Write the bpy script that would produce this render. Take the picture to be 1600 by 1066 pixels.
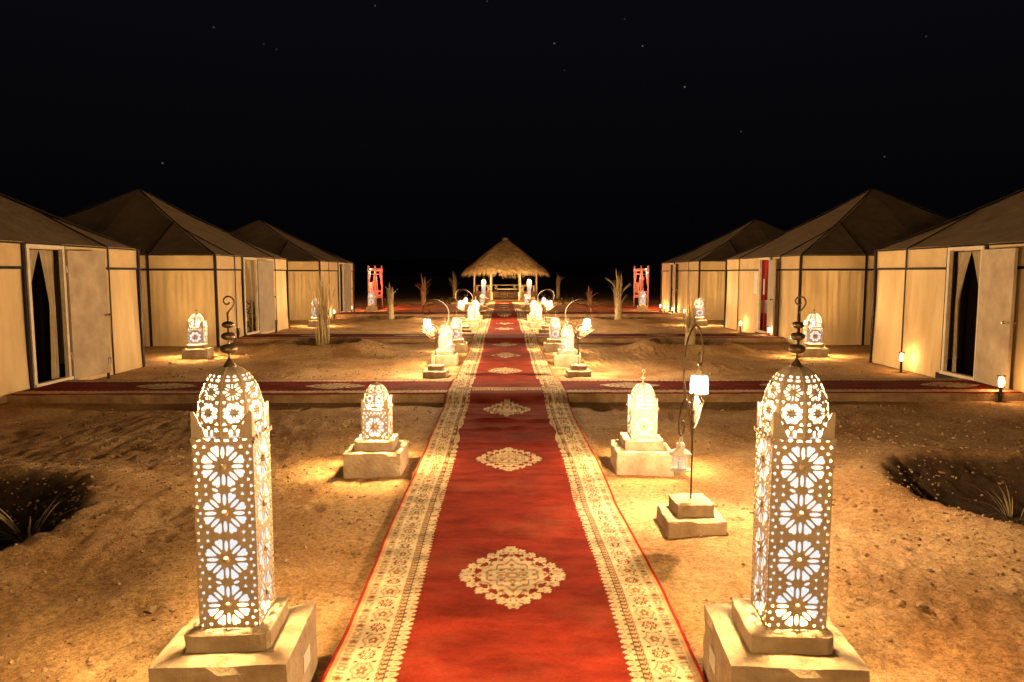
import bpy, bmesh, math, random
import numpy as np
from mathutils import Vector, Matrix

PI = math.pi
S = bpy.context.scene
C = S.collection
for o in list(bpy.data.objects):
    bpy.data.objects.remove(o)

# ------------------------------------------------------------------ camera
cam_d = bpy.data.cameras.new('camera')
cam_d.sensor_width = 36.0
cam_d.lens = 36.0 * 1111.0 / 1600.0
cam_d.clip_start = 0.05
cam_d.clip_end = 2000.0
cam = bpy.data.objects.new('camera', cam_d)
C.objects.link(cam)
cam.location = (-0.045, 0.0, 1.7)
cam.rotation_euler = (math.radians(84.4988), 0.0, math.radians(-0.7186))
S.camera = cam

# ------------------------------------------------------------------ night sky with a few stars
world = bpy.data.worlds.new('World')
S.world = world
world.use_nodes = True
wn, wl = world.node_tree.nodes, world.node_tree.links
wn.clear()
w_out = wn.new('ShaderNodeOutputWorld')
w_bg = wn.new('ShaderNodeBackground')
w_bg.inputs['Color'].default_value = (0.0022, 0.0022, 0.0033, 1.0)
w_bg.inputs['Strength'].default_value = 1.0
w_tc = wn.new('ShaderNodeTexCoord')
w_sx = wn.new('ShaderNodeSeparateXYZ')
wl.new(w_tc.outputs['Generated'], w_sx.inputs[0])
w_mr = wn.new('ShaderNodeMapRange')
w_mr.inputs['From Min'].default_value, w_mr.inputs['From Max'].default_value = 0.0, .30
w_mr.inputs['To Min'].default_value, w_mr.inputs['To Max'].default_value = .30, 1.2
wl.new(w_sx.outputs['Z'], w_mr.inputs['Value'])
wl.new(w_mr.outputs[0], w_bg.inputs['Strength'])
STARS = [(-0.34715, 0.89082, 0.29312, .12), (-0.28148, 0.91885, 0.27657, .06), (-0.15999, 0.92929, 0.3329, .12),
         (-0.01988, 0.93928, 0.34257, .08), (0.06668, 0.95303, 0.29543, .22), (0.17902, 0.9405, 0.28882, .22),
         (0.23492, 0.9423, 0.23851, .28), (0.30708, 0.93438, 0.18065, .07), (0.46328, 0.87508, 0.14001, .09),
         (-0.41912, 0.89797, 0.13416, .2), (0.08087, 0.96114, 0.26396, .03), (0.48243, 0.83395, 0.26792, .06),
         (0.15457, 0.93476, 0.3199, .05), (-0.2953, 0.91317, 0.28092, .05),
         (-0.55, 0.4, 0.73, .2), (0.6, 0.1, 0.79, .2), (-0.9, 0.2, 0.38, .2), (0.3, -0.6, 0.74, .2)]
last = None
for x, y, z, b in STARS:
    d = wn.new('ShaderNodeVectorMath'); d.operation = 'DISTANCE'
    v = Vector((x, y, z)).normalized()
    d.inputs[1].default_value = v
    wl.new(w_tc.outputs['Generated'], d.inputs[0])
    m = wn.new('ShaderNodeMapRange'); m.clamp = True
    m.inputs['From Min'].default_value = 0.0007
    m.inputs['From Max'].default_value = 0.0014
    m.inputs['To Min'].default_value = b * .4
    m.inputs['To Max'].default_value = 0.0
    wl.new(d.outputs['Value'], m.inputs['Value'])
    if last is None:
        last = m.outputs['Result']
    else:
        a = wn.new('ShaderNodeMath'); a.operation = 'ADD'
        wl.new(last, a.inputs[0]); wl.new(m.outputs['Result'], a.inputs[1])
        last = a.outputs[0]
w_st = wn.new('ShaderNodeEmission')
w_st.inputs['Color'].default_value = (1, .95, .9, 1)
wl.new(last, w_st.inputs['Strength'])
w_add = wn.new('ShaderNodeAddShader')
wl.new(w_bg.outputs[0], w_add.inputs[0]); wl.new(w_st.outputs[0], w_add.inputs[1])
wl.new(w_add.outputs[0], w_out.inputs['Surface'])

S.view_settings.view_transform = 'Standard'
S.view_settings.look = 'None'
S.view_settings.exposure = 0.0
S.view_settings.gamma = 1.0
S.view_settings.use_curve_mapping = False
cy = S.cycles
cy.use_denoising = True
cy.max_bounces = 6
cy.diffuse_bounces = 3
cy.glossy_bounces = 2
cy.transparent_max_bounces = 12
cy.sample_clamp_indirect = 2.0
cy.caustics_reflective = False
cy.caustics_refractive = False
cy.use_light_tree = True

# light strengths (watts) and colours of the lamps in view and the unseen back pair
WARM = (1.0, 0.625, 0.265)
TALL_W, SMALL_W, TENT_W, HOOK_W, TORCH_W, GAZ_W = 2500.0, 1750.0, 2500.0, 660.0, 20.0, 9000.0
BACK_W = 4300.0  # unseen lantern pair behind the viewpoint, inferred from the lit front faces

# ------------------------------------------------------------------ small helpers
rng = random.Random(7)
nrg = np.random.default_rng(11)


def tag(o, label=None, cat=None, group=None, kind=None):
    if label: o['label'] = label
    if cat: o['category'] = cat
    if group: o['group'] = group
    if kind: o['kind'] = kind
    return o


def thing(name, label, cat, loc=(0, 0, 0), rz=0.0, group=None):
    o = bpy.data.objects.new(name, None)
    o.empty_display_size = 0.1
    C.objects.link(o)
    o.location = loc
    o.rotation_euler = (0, 0, rz)
    return tag(o, label, cat, group)


def link(name, me, parent=None, loc=None, rot=None):
    o = bpy.data.objects.new(name, me)
    C.objects.link(o)
    if parent is not None:
        o.parent = parent
    if loc is not None:
        o.location = loc
    if rot is not None:
        o.rotation_euler = rot
    return o


def copy_tree(o, parent=None):
    c = o.copy()
    C.objects.link(c)
    if parent is not None:
        c.parent = parent
    for ch in list(o.children):
        copy_tree(ch, c)
    return c


class MB:
    """collects simple shapes and links them as one mesh"""

    def __init__(self):
        self.v, self.f = [], []

    def add(self, vs, fs):
        n = len(self.v)
        self.v.extend(tuple(p) for p in vs)
        self.f.extend(tuple(i + n for i in f) for f in fs)
        return self

    def box(self, c, s, rot=None, bev=0.0):
        x, y, z = s[0] / 2, s[1] / 2, s[2] / 2
        b = min(bev, x * .45, y * .45, z * .45)
        if b <= 0:
            p = [(-x, -y, -z), (x, -y, -z), (x, y, -z), (-x, y, -z), (-x, -y, z), (x, -y, z), (x, y, z), (-x, y, z)]
            f = [(0, 3, 2, 1), (4, 5, 6, 7), (0, 1, 5, 4), (1, 2, 6, 5), (2, 3, 7, 6), (3, 0, 4, 7)]
        else:
            bm = bmesh.new()
            bmesh.ops.create_cube(bm, size=1)
            for v in bm.verts:
                v.co = Vector((v.co.x * 2 * x, v.co.y * 2 * y, v.co.z * 2 * z))
            bmesh.ops.bevel(bm, geom=bm.edges[:], offset=b, segments=2, affect='EDGES', profile=0.6)
            bm.verts.index_update()
            p = [v.co[:] for v in bm.verts]
            f = [[v.index for v in q.verts] for q in bm.faces]
            bm.free()
        M = Matrix.Translation(c)
        if rot is not None:
            M = M @ rot.to_4x4()
        return self.add([M @ Vector(q) for q in p], f)

    def rough_box(self, c, s, seed, amp=.004, cuts=9):
        from mathutils import noise
        bm = bmesh.new()
        bmesh.ops.create_cube(bm, size=1)
        bmesh.ops.subdivide_edges(bm, edges=bm.edges[:], cuts=cuts, use_grid_fill=True)
        for v in bm.verts:
            p = Vector((v.co.x * s[0], v.co.y * s[1], v.co.z * s[2]))
            q = p * 9 + Vector((seed * 7.3, seed * 3.1, seed))
            d = noise.noise_vector(q) * amp + noise.noise_vector(q * 3.1) * amp * .5
            near = sorted(.5 - abs(k) for k in v.co)
            if near[1] < .02:
                chip = max(0, noise.noise(q * 1.3 + Vector((9, 1, 4))) - .05)
                cdir = Vector([(-1 if v.co[i] > 0 else 1) if .5 - abs(v.co[i]) < .02 else 0 for i in range(3)])
                d = d * .6 + cdir * (.004 + .030 * chip)
            v.co = p + d + Vector(c)
        bm.verts.index_update()
        vs = [v.co[:] for v in bm.verts]
        fs = [[v.index for v in q.verts] for q in bm.faces]
        bm.free()
        return self.add(vs, fs)

    def tube(self, pts, r, n=8, caps=True):
        pts = [Vector(p) for p in pts]
        k = len(pts)
        rs = r if isinstance(r, (list, tuple)) else [r] * k
        vs, fs = [], []
        ref = None
        for i, p in enumerate(pts):
            t = (pts[min(i + 1, k - 1)] - pts[max(i - 1, 0)])
            if t.length < 1e-9: t = Vector((0, 0, 1))
            t.normalize()
            if ref is None:
                ref = t.orthogonal().normalized()
            else:
                ref = (ref - t * ref.dot(t))
                if ref.length < 1e-6: ref = t.orthogonal()
                ref.normalize()
            b = t.cross(ref)
            for j in range(n):
                a = 2 * PI * j / n
                vs.append(p + (ref * math.cos(a) + b * math.sin(a)) * rs[i])
        for i in range(k - 1):
            for j in range(n):
                fs.append((i * n + j, i * n + (j + 1) % n, (i + 1) * n + (j + 1) % n, (i + 1) * n + j))
        if caps:
            fs.append(tuple(range(n - 1, -1, -1)))
            fs.append(tuple((k - 1) * n + j for j in range(n)))
        return self.add(vs, fs)

    def lathe(self, prof, n=16, c=(0, 0, 0)):
        vs, fs = [], []
        for r, z in prof:
            for j in range(n):
                a = 2 * PI * j / n
                vs.append((c[0] + r * math.cos(a), c[1] + r * math.sin(a), c[2] + z))
        k = len(prof)
        for i in range(k - 1):
            for j in range(n):
                fs.append((i * n + j, i * n + (j + 1) % n, (i + 1) * n + (j + 1) % n, (i + 1) * n + j))
        fs.append(tuple(range(n - 1, -1, -1)))
        fs.append(tuple((k - 1) * n + j for j in range(n)))
        return self.add(vs, fs)

    def grid(self, fn, nu, nv):
        vs = [fn(i / nu, j / nv) for j in range(nv + 1) for i in range(nu + 1)]
        fs = [(j * (nu + 1) + i, j * (nu + 1) + i + 1, (j + 1) * (nu + 1) + i + 1, (j + 1) * (nu + 1) + i)
              for j in range(nv) for i in range(nu)]
        return self.add(vs, fs)

    def mesh(self, name, mat, smooth=False):
        me = bpy.data.meshes.new(name)
        me.from_pydata(self.v, [], self.f)
        if smooth:
            me.polygons.foreach_set('use_smooth', [True] * len(me.polygons))
        me.materials.append(mat)
        me.update()
        return me

    def build(self, name, mat, parent=None, smooth=False, loc=None, rot=None):
        return link(name, self.mesh(name, mat, smooth), parent, loc, rot)


# ------------------------------------------------------------------ materials
def nodes(name):
    m = bpy.data.materials.new(name)
    m.use_nodes = True
    nt = m.node_tree
    return m, nt.nodes, nt.links, nt.nodes['Principled BSDF']


def mat(name, c1, c2=None, scale=8.0, rough=0.8, bump=0.0, bscale=60.0, metal=0.0, stretch=(1, 1, 1), spec=0.3, lo=.35, hi=.65, dist=0.01):
    m, n, l, b = nodes(name)
    b.inputs['Roughness'].default_value = rough
    b.inputs['Metallic'].default_value = metal
    b.inputs['Specular IOR Level'].default_value = spec
    tc = n.new('ShaderNodeTexCoord')
    mp = n.new('ShaderNodeMapping')
    mp.inputs['Scale'].default_value = stretch
    l.new(tc.outputs['Object'], mp.inputs['Vector'])
    if c2 is None:
        b.inputs['Base Color'].default_value = (*c1, 1)
    else:
        t = n.new('ShaderNodeTexNoise')
        t.inputs['Scale'].default_value = scale
        t.inputs['Detail'].default_value = 6
        t.inputs['Roughness'].default_value = .62
        l.new(mp.outputs[0], t.inputs['Vector'])
        r = n.new('ShaderNodeValToRGB')
        r.color_ramp.elements[0].position = lo
        r.color_ramp.elements[1].position = hi
        r.color_ramp.elements[0].color = (*c1, 1)
        r.color_ramp.elements[1].color = (*c2, 1)
        l.new(t.outputs['Fac'], r.inputs['Fac'])
        l.new(r.outputs['Color'], b.inputs['Base Color'])
    if bump > 0:
        t2 = n.new('ShaderNodeTexNoise')
        t2.inputs['Scale'].default_value = bscale
        t2.inputs['Detail'].default_value = 5
        l.new(mp.outputs[0], t2.inputs['Vector'])
        bp = n.new('ShaderNodeBump')
        bp.inputs['Strength'].default_value = bump
        bp.inputs['Distance'].default_value = dist
        l.new(t2.outputs['Fac'], bp.inputs['Height'])
        l.new(bp.outputs['Normal'], b.inputs['Normal'])
    return m


def glow(name, col, strength, clear=0.0):
    m, n, l, b = nodes(name)
    n.remove(b)
    e = n.new('ShaderNodeEmission')
    e.inputs['Color'].default_value = (*col, 1)
    e.inputs['Strength'].default_value = strength
    out = n['Material Output']
    if clear > 0:
        t = n.new('ShaderNodeBsdfTransparent')
        t.inputs['Color'].default_value = (clear, clear, clear, 1)
        a = n.new('ShaderNodeAddShader')
        l.new(e.outputs[0], a.inputs[0]); l.new(t.outputs[0], a.inputs[1])
        l.new(a.outputs[0], out.inputs['Surface'])
    else:
        l.new(e.outputs[0], out.inputs['Surface'])
    return m


M = {}
M['concrete'] = mat('concrete', (.27, .175, .095), (.53, .40, .245), 6, .9, .7, 38, lo=.28, hi=.66, dist=.012)
M['slab'] = mat('slab_concrete', (.22, .13, .06), (.40, .26, .13), 4, .95, .9, 30, dist=.02)
M['lantern'] = mat('lantern_painted_metal', (.43, .325, .21), (.56, .43, .285), 14, .5, .12, 60, spec=.4)
M['lantern_in'] = mat('lantern_dimmed_inside', (.035, .025, .016), (.06, .042, .028), 14, .8)  # inside colour darkened to dim the glare seen through the holes
M['lantern_dark'] = mat('finial_dark_metal', (.10, .065, .04), (.22, .15, .09), 30, .38, metal=.6)
M['iron'] = mat('brown_iron', (.05, .03, .016), (.12, .075, .04), 30, .5, metal=.25)
M['pink'] = mat('red_lit_white_paint', (.60, .27, .21), (.72, .36, .28), 10, .6)  # white paint with the red lamplight put into its colour
M['heart'] = mat('brass_plate', (.30, .21, .12), (.44, .33, .2), 10, .5)
M['white'] = mat('white_paint', (.66, .58, .47), (.78, .70, .58), 10, .6, .1, 60)
M['wall'] = mat('tent_wall_cloth', (.58, .405, .195), (.70, .51, .26), 2.6, .85, .32, 7, dist=.05, stretch=(1, 1, .3))
M['valance'] = mat('tent_valance_cloth', (.53, .37, .18), (.64, .46, .235), 2.6, .85, .25, 300, dist=.003)
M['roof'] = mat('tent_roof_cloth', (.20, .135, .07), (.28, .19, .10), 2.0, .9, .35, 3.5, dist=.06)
M['strap'] = mat('dark_strap', (.010, .0065, .005), (.022, .014, .010), 14, .8)
M['timber'] = mat('pale_timber', (.55, .44, .30), (.68, .57, .41), 6, .6, .1, 50)
M['door'] = mat('door_leaf_cloth', (.33, .24, .15), (.52, .40, .26), 3.0, .8, .25, 120, lo=.32, hi=.7, dist=.004)
M['doorgrey'] = mat('door_leaf_greyed_cloth', (.30, .235, .165), (.40, .32, .23), 3.0, .8, .25, 120, lo=.32, hi=.7, dist=.004)
M['curtain'] = mat('curtain_cloth', (.34, .26, .14), (.44, .34, .20), 3, .9, .1, 100)
M['redcloth'] = mat('red_cloth', (.34, .02, .02), (.46, .035, .03), 3, .8)
M['bedwhite'] = mat('white_bedding', (.66, .60, .52), (.78, .72, .62), 5, .9)
M['chrome'] = mat('door_knob_metal', (.62, .55, .45), None, rough=.22, metal=1.0)
M['thatch'] = mat('thatch_straw', (.20, .12, .05), (.58, .40, .19), 5.0, .95, .4, 60, stretch=(1, 1, .7), lo=.3, hi=.72)
M['post'] = mat('pale_wood_post', (.46, .34, .20), (.62, .48, .31), 7, .7, .2, 50)
M['claywall'] = mat('clay_low_wall', (.30, .17, .08), (.40, .25, .13), 9, .95, .4, 50)
M['frond'] = mat('dry_palm_frond', (.30, .21, .10), (.52, .39, .20), 12, .8)
M['frondgreen'] = mat('olive_palm_frond', (.13, .11, .045), (.32, .25, .11), 12, .8)
M['clod'] = mat('earth_clod', (.15, .085, .038), (.44, .29, .15), 1.7, .95, lo=.36, hi=.66)
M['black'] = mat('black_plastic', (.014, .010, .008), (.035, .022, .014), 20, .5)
M['darkfloor'] = mat('tent_groundsheet', (.04, .025, .015), (.07, .04, .025), 4, .9)
M['pattern'] = mat('patterned_throw', (.10, .03, .015), (.62, .48, .30), 14, .9, lo=.45, hi=.55)
M['hill'] = mat('dark_hill', (.10, .07, .045), (.16, .11, .07), .02, 1.0)
M['bulb'] = glow('bulb_glass', (1.0, .82, .55), 14.0, .92)
M['glow_liner'] = glow('hole_glow_liner', (.90, .96, 1.0), .70, .30)  # added liner, its own glow gives the holes their white look
M['lampglass'] = glow('lamp_glass', (.95, .97, 1.0), 1.3, .55)
M['flame'] = glow('torch_flame', (1.0, .70, .36), 3.5, .6)
M['candle'] = glow('candle_glass', (1.0, .86, .62), .25, .8)
M['redlamp'] = glow('red_lamp_glass', (1.0, .06, .03), 2.2, .4)
M['clearglass'] = glow('clear_glass', (1.0, .8, .5), .0, .93)


def light(name, loc, watts, parent=None, col=WARM, r=.025):
    d = bpy.data.lights.new(name, 'POINT')
    d.energy = watts
    d.color = col
    d.shadow_soft_size = r
    o = bpy.data.objects.new(name, d)
    C.objects.link(o)
    o.location = loc
    if parent is not None:
        o.parent = parent
    return o


# ------------------------------------------------------------------ numpy noise
_P = nrg.random((16, 256, 256))


def vnoise(x, y, s=0):
    xi, yi = np.floor(x).astype(int), np.floor(y).astype(int)
    fx, fy = x - xi, y - yi
    fx, fy = fx * fx * (3 - 2 * fx), fy * fy * (3 - 2 * fy)
    T = _P[s % 16]
    a, b = T[xi & 255, yi & 255], T[(xi + 1) & 255, yi & 255]
    c, d = T[xi & 255, (yi + 1) & 255], T[(xi + 1) & 255, (yi + 1) & 255]
    return (a * (1 - fx) + b * fx) * (1 - fy) + (c * (1 - fx) + d * fx) * fy - .5


def fbm(x, y, f, octs=3, s=0):
    t, a = 0.0, 1.0
    for k in range(octs):
        t = t + a * vnoise(x * f + 13.7 * k, y * f + 7.1 * k, s + k)
        f, a = f * 2.03, a * .5
    return t


def sstep(a, b, x):
    t = np.clip((x - a) / (b - a), 0, 1)
    return t * t * (3 - 2 * t)


# ------------------------------------------------------------------ the ground
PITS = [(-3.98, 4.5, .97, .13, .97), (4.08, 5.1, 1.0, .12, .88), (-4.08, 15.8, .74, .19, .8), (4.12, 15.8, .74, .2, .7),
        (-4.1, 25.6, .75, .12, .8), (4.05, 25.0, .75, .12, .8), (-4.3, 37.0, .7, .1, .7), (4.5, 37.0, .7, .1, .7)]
SLABS = [(9.3, 10.55), (17.35, 18.65), (27.4, 28.7)]
STEPS = [(nrg.uniform(-6, 6), nrg.uniform(1, 14), nrg.uniform(0, PI)) for _ in range(170)]
HOLES = [(-1.15, 2.05, .30, .05), (.86, 4.95, .17, .05), (1.62, 2.45, .25, .03)]


def damp_shade(x, y):  # damp earth plus pit shade painted into the sand colour
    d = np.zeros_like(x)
    for cx, cy, r, h, wet_shade in PITS:
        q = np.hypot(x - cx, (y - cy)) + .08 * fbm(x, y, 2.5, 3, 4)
        d = np.maximum(d, wet_shade * (1 - sstep(r * 1.06, r * 1.18, q)))
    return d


def hgt(x, y):
    z = .050 * fbm(x, y, .7, 2, 1) + .020 * fbm(x, y, 2.6, 3, 3) + .012 * fbm(x, y, 9, 3, 5)
    rough = sstep(-.05, .25, fbm(x, y, .55, 2, 9))
    z = z + (.005 + .024 * rough) * fbm(x, y, 21, 3, 7)
    for sx, sy, a in STEPS:
        if abs(sx) < 1.2:
            continue
        m = (np.abs(x - sx) < .4) & (np.abs(y - sy) < .4)
        if not m.any():
            continue
        dx, dy = x[m] - sx, y[m] - sy
        u, v = dx * math.cos(a) + dy * math.sin(a), -dx * math.sin(a) + dy * math.cos(a)
        q = np.sqrt((u / .15) ** 2 + (v / .06) ** 2)
        z[m] += -.022 * np.exp(-q ** 4) + .010 * np.exp(-((q - 1.25) / .25) ** 2)
    for sx, sy, r, dp in HOLES:
        z -= dp * np.exp(-((x - sx) ** 2 + (y - sy) ** 2) / (r * r))
    for cx, cy, r, h, wet_shade in PITS:
        q = np.hypot(x - cx, y - cy) + .10 * fbm(x, y, 1.6, 3, 6)
        z = z + h * np.exp(-np.where(q > r * 1.15, (q - r * 1.18) / .46, (q - r * 1.18) / .15) ** 2)
        z = z - .17 * (1 - sstep(r * .45, r * 1.08, q)) + np.exp(-((q - r * .95) / .2) ** 2) * (.05 * fbm(x, y, 8, 3, 10))
    flat = np.ones_like(x)
    flat *= sstep(.84, 1.25, np.abs(x)) * .92 + .08
    for a, b in SLABS:
        flat *= 1 - (1 - sstep(0, .4, np.maximum(a - y, y - b))) * (np.abs(x) < 7.2) * .85
    flat *= 1 - sstep(6.2, 6.8, np.abs(x)) * (1 - sstep(13.5, 15, np.abs(x))) * (y > 7.4) * (y < 34) * .8
    flat *= 1 - (1 - sstep(2.4, 3.2, np.hypot(x - .1, y - 43.9))) * .95
    return z * flat - .012


def axis_steps(a, b, fn):
    out = [a]
    while out[-1] < b:
        out.append(out[-1] + fn(out[-1]))
    return out


xs_p = axis_steps(0, 260, lambda t: .026 if t < 4.6 else .026 + (t - 4.6) * .055)
xs = np.array([-v for v in xs_p[:0:-1]] + xs_p)
ys = np.array(axis_steps(-30, 420, lambda t: .35 + max(0, -2 - t) * .1 if t < -.5 else (.05 if t < 1.8 else (.0105 * t if t < 34 else .36 + (t - 34) * .06))))
GX, GY = np.meshgrid(xs, ys)
far = np.hypot(GX, GY - 20)
gx, gy = GX.ravel(), GY.ravel()
gz = hgt(gx.copy(), gy.copy()) + (far.ravel() > 60) * .0


def np_grid(name, V, nu, nv, mat_, smooth=True, close=None):
    me = bpy.data.meshes.new(name)
    n = len(V)
    i = np.arange(nv - 1)[:, None] * nu + np.arange(nu - 1)[None, :]
    F = np.stack([i, i + 1, i + nu + 1, i + nu], -1).reshape(-1, 4)
    if close is not None:
        F = np.concatenate([F, close])
    me.vertices.add(n)
    me.vertices.foreach_set('co', np.ascontiguousarray(V, dtype=np.float32).ravel())
    me.loops.add(F.size)
    me.loops.foreach_set('vertex_index', F.astype(np.int32).ravel())
    me.polygons.add(len(F))
    me.polygons.foreach_set('loop_start', np.arange(0, F.size, 4, dtype=np.int32))
    me.polygons.foreach_set('use_smooth', np.full(len(F), smooth))
    me.update(calc_edges=True)
    me.validate()
    me.materials.append(mat_)
    return me


def sand_material():
    m, n, l, b = nodes('desert_sand')
    b.inputs['Roughness'].default_value = .95
    b.inputs['Specular IOR Level'].default_value = .15
    tc = n.new('ShaderNodeTexCoord')

    def noise(scale, det=6, ro=.6):
        t = n.new('ShaderNodeTexNoise')
        t.inputs['Scale'].default_value = scale
        t.inputs['Detail'].default_value = det
        t.inputs['Roughness'].default_value = ro
        l.new(tc.outputs['Object'], t.inputs['Vector'])
        return t.outputs['Fac']

    def ramp(fac, p0, c0, p1, c1):
        r = n.new('ShaderNodeValToRGB')
        r.color_ramp.elements[0].position, r.color_ramp.elements[1].position = p0, p1
        r.color_ramp.elements[0].color, r.color_ramp.elements[1].color = (*c0, 1), (*c1, 1)
        l.new(fac, r.inputs['Fac'])
        return r.outputs['Color']

    def mix(f, a, c, mode='MIX'):
        x = n.new('ShaderNodeMix'); x.data_type = 'RGBA'; x.blend_type = mode
        if isinstance(f, float): x.inputs[0].default_value = f
        else: l.new(f, x.inputs[0])
        l.new(a, x.inputs[6]); l.new(c, x.inputs[7])
        return x.outputs[2]
    base = ramp(noise(1.1), .36, (.40, .215, .083), .60, (.60, .395, .19))
    grain = ramp(noise(26, 8, .75), .34, (.34, .27, .21), .58, (1.15, 1.13, 1.1))
    col = mix(.68, base, grain, 'MULTIPLY')
    grit = ramp(noise(90, 3, .8), .36, (.25, .2, .16), .47, (1, 1, 1))
    patch = ramp(noise(.8, 4), .40, (0, 0, 0), .62, (1, 1, 1))
    grit2 = mix(patch, ramp(noise(5, 1), 0, (1, 1, 1), 1, (1, 1, 1)), grit)
    col = mix(.8, col, grit2, 'MULTIPLY')
    col = mix(.55, col, ramp(noise(60, 5, .85), .38, (.45, .38, .30), .56, (1.18, 1.17, 1.15)), 'MULTIPLY')
    at = n.new('ShaderNodeAttribute'); at.attribute_name = 'damp_shade'
    wet_shade = ramp(noise(14, 6, .7), .3, (.018, .011, .006), .7, (.085, .05, .026))  # dark soil tone for damp ground and the painted pit shade
    col = mix(at.outputs['Fac'], col, wet_shade)
    l.new(col, b.inputs['Base Color'])
    h = n.new('ShaderNodeMath'); h.operation = 'ADD'
    l.new(noise(28, 8, .75), h.inputs[0]); l.new(noise(120, 4, .7), h.inputs[1])
    bp = n.new('ShaderNodeBump')
    bp.inputs['Strength'].default_value = 1.0
    bp.inputs['Distance'].default_value = .013
    l.new(h.outputs[0], bp.inputs['Height'])
    l.new(bp.outputs['Normal'], b.inputs['Normal'])
    return m


M['sand'] = sand_material()
gme = np_grid('ground', np.stack([gx, gy, gz], 1), len(xs), len(ys), M['sand'])
da = gme.attributes.new('damp_shade', 'FLOAT', 'POINT')
da.data.foreach_set('value', damp_shade(gx, gy).astype(np.float32))
tag(link('ground', gme), kind='structure')


def gh(x, y):
    return float(hgt(np.array([float(x)]), np.array([float(y)]))[0])


# far low hills, black against the night
hb = MB()
for k in range(60):
    a0, a1 = -1.2 + 2.4 * k / 60, -1.2 + 2.4 * (k + 1) / 60
    def hh(a): return 6 + 3 * math.sin(a * 5.1 + 1) * math.sin(a * 2.3) + 1.5 * math.sin(a * 13 + 2) + 3 * math.exp(-((a + .13) / .1) ** 2)
    for a, b in ((a0, a1),):
        R0, R1 = 330, 400
        hb.add([(R0 * math.sin(a), R0 * math.cos(a), -1), (R0 * math.sin(b), R0 * math.cos(b), -1),
                (R1 * math.sin(b), R1 * math.cos(b), max(4, hh(b))), (R1 * math.sin(a), R1 * math.cos(a), max(4, hh(a)))], [(0, 1, 2, 3)])
tag(hb.build('hills', M['hill'], smooth=True), kind='structure')

# raised crossing paths of concrete under the crossing carpets
for i, (a, b) in enumerate(SLABS):
    m = MB()
    xa, xb = (-6.56, 6.94) if i != 2 else (-6.5, 6.95)
    m.box(((xa + xb) / 2, (a + b) / 2, .005), (xb - xa, b - a, .19), bev=.012)
    tag(m.build('crossing_path', M['slab']), kind='structure')

# ------------------------------------------------------------------ carpets
RED, CREAM, TAN, DARK, OLIVE, EDGE, RUST = [np.array(c) for c in
    ((.190, .0215, .0108), (.58, .45, .27), (.46, .27, .12), (.075, .04, .02), (.24, .20, .10), (.33, .028, .015), (.42, .14, .05))]


def put(col, mask, c):
    col[mask] = c


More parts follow.
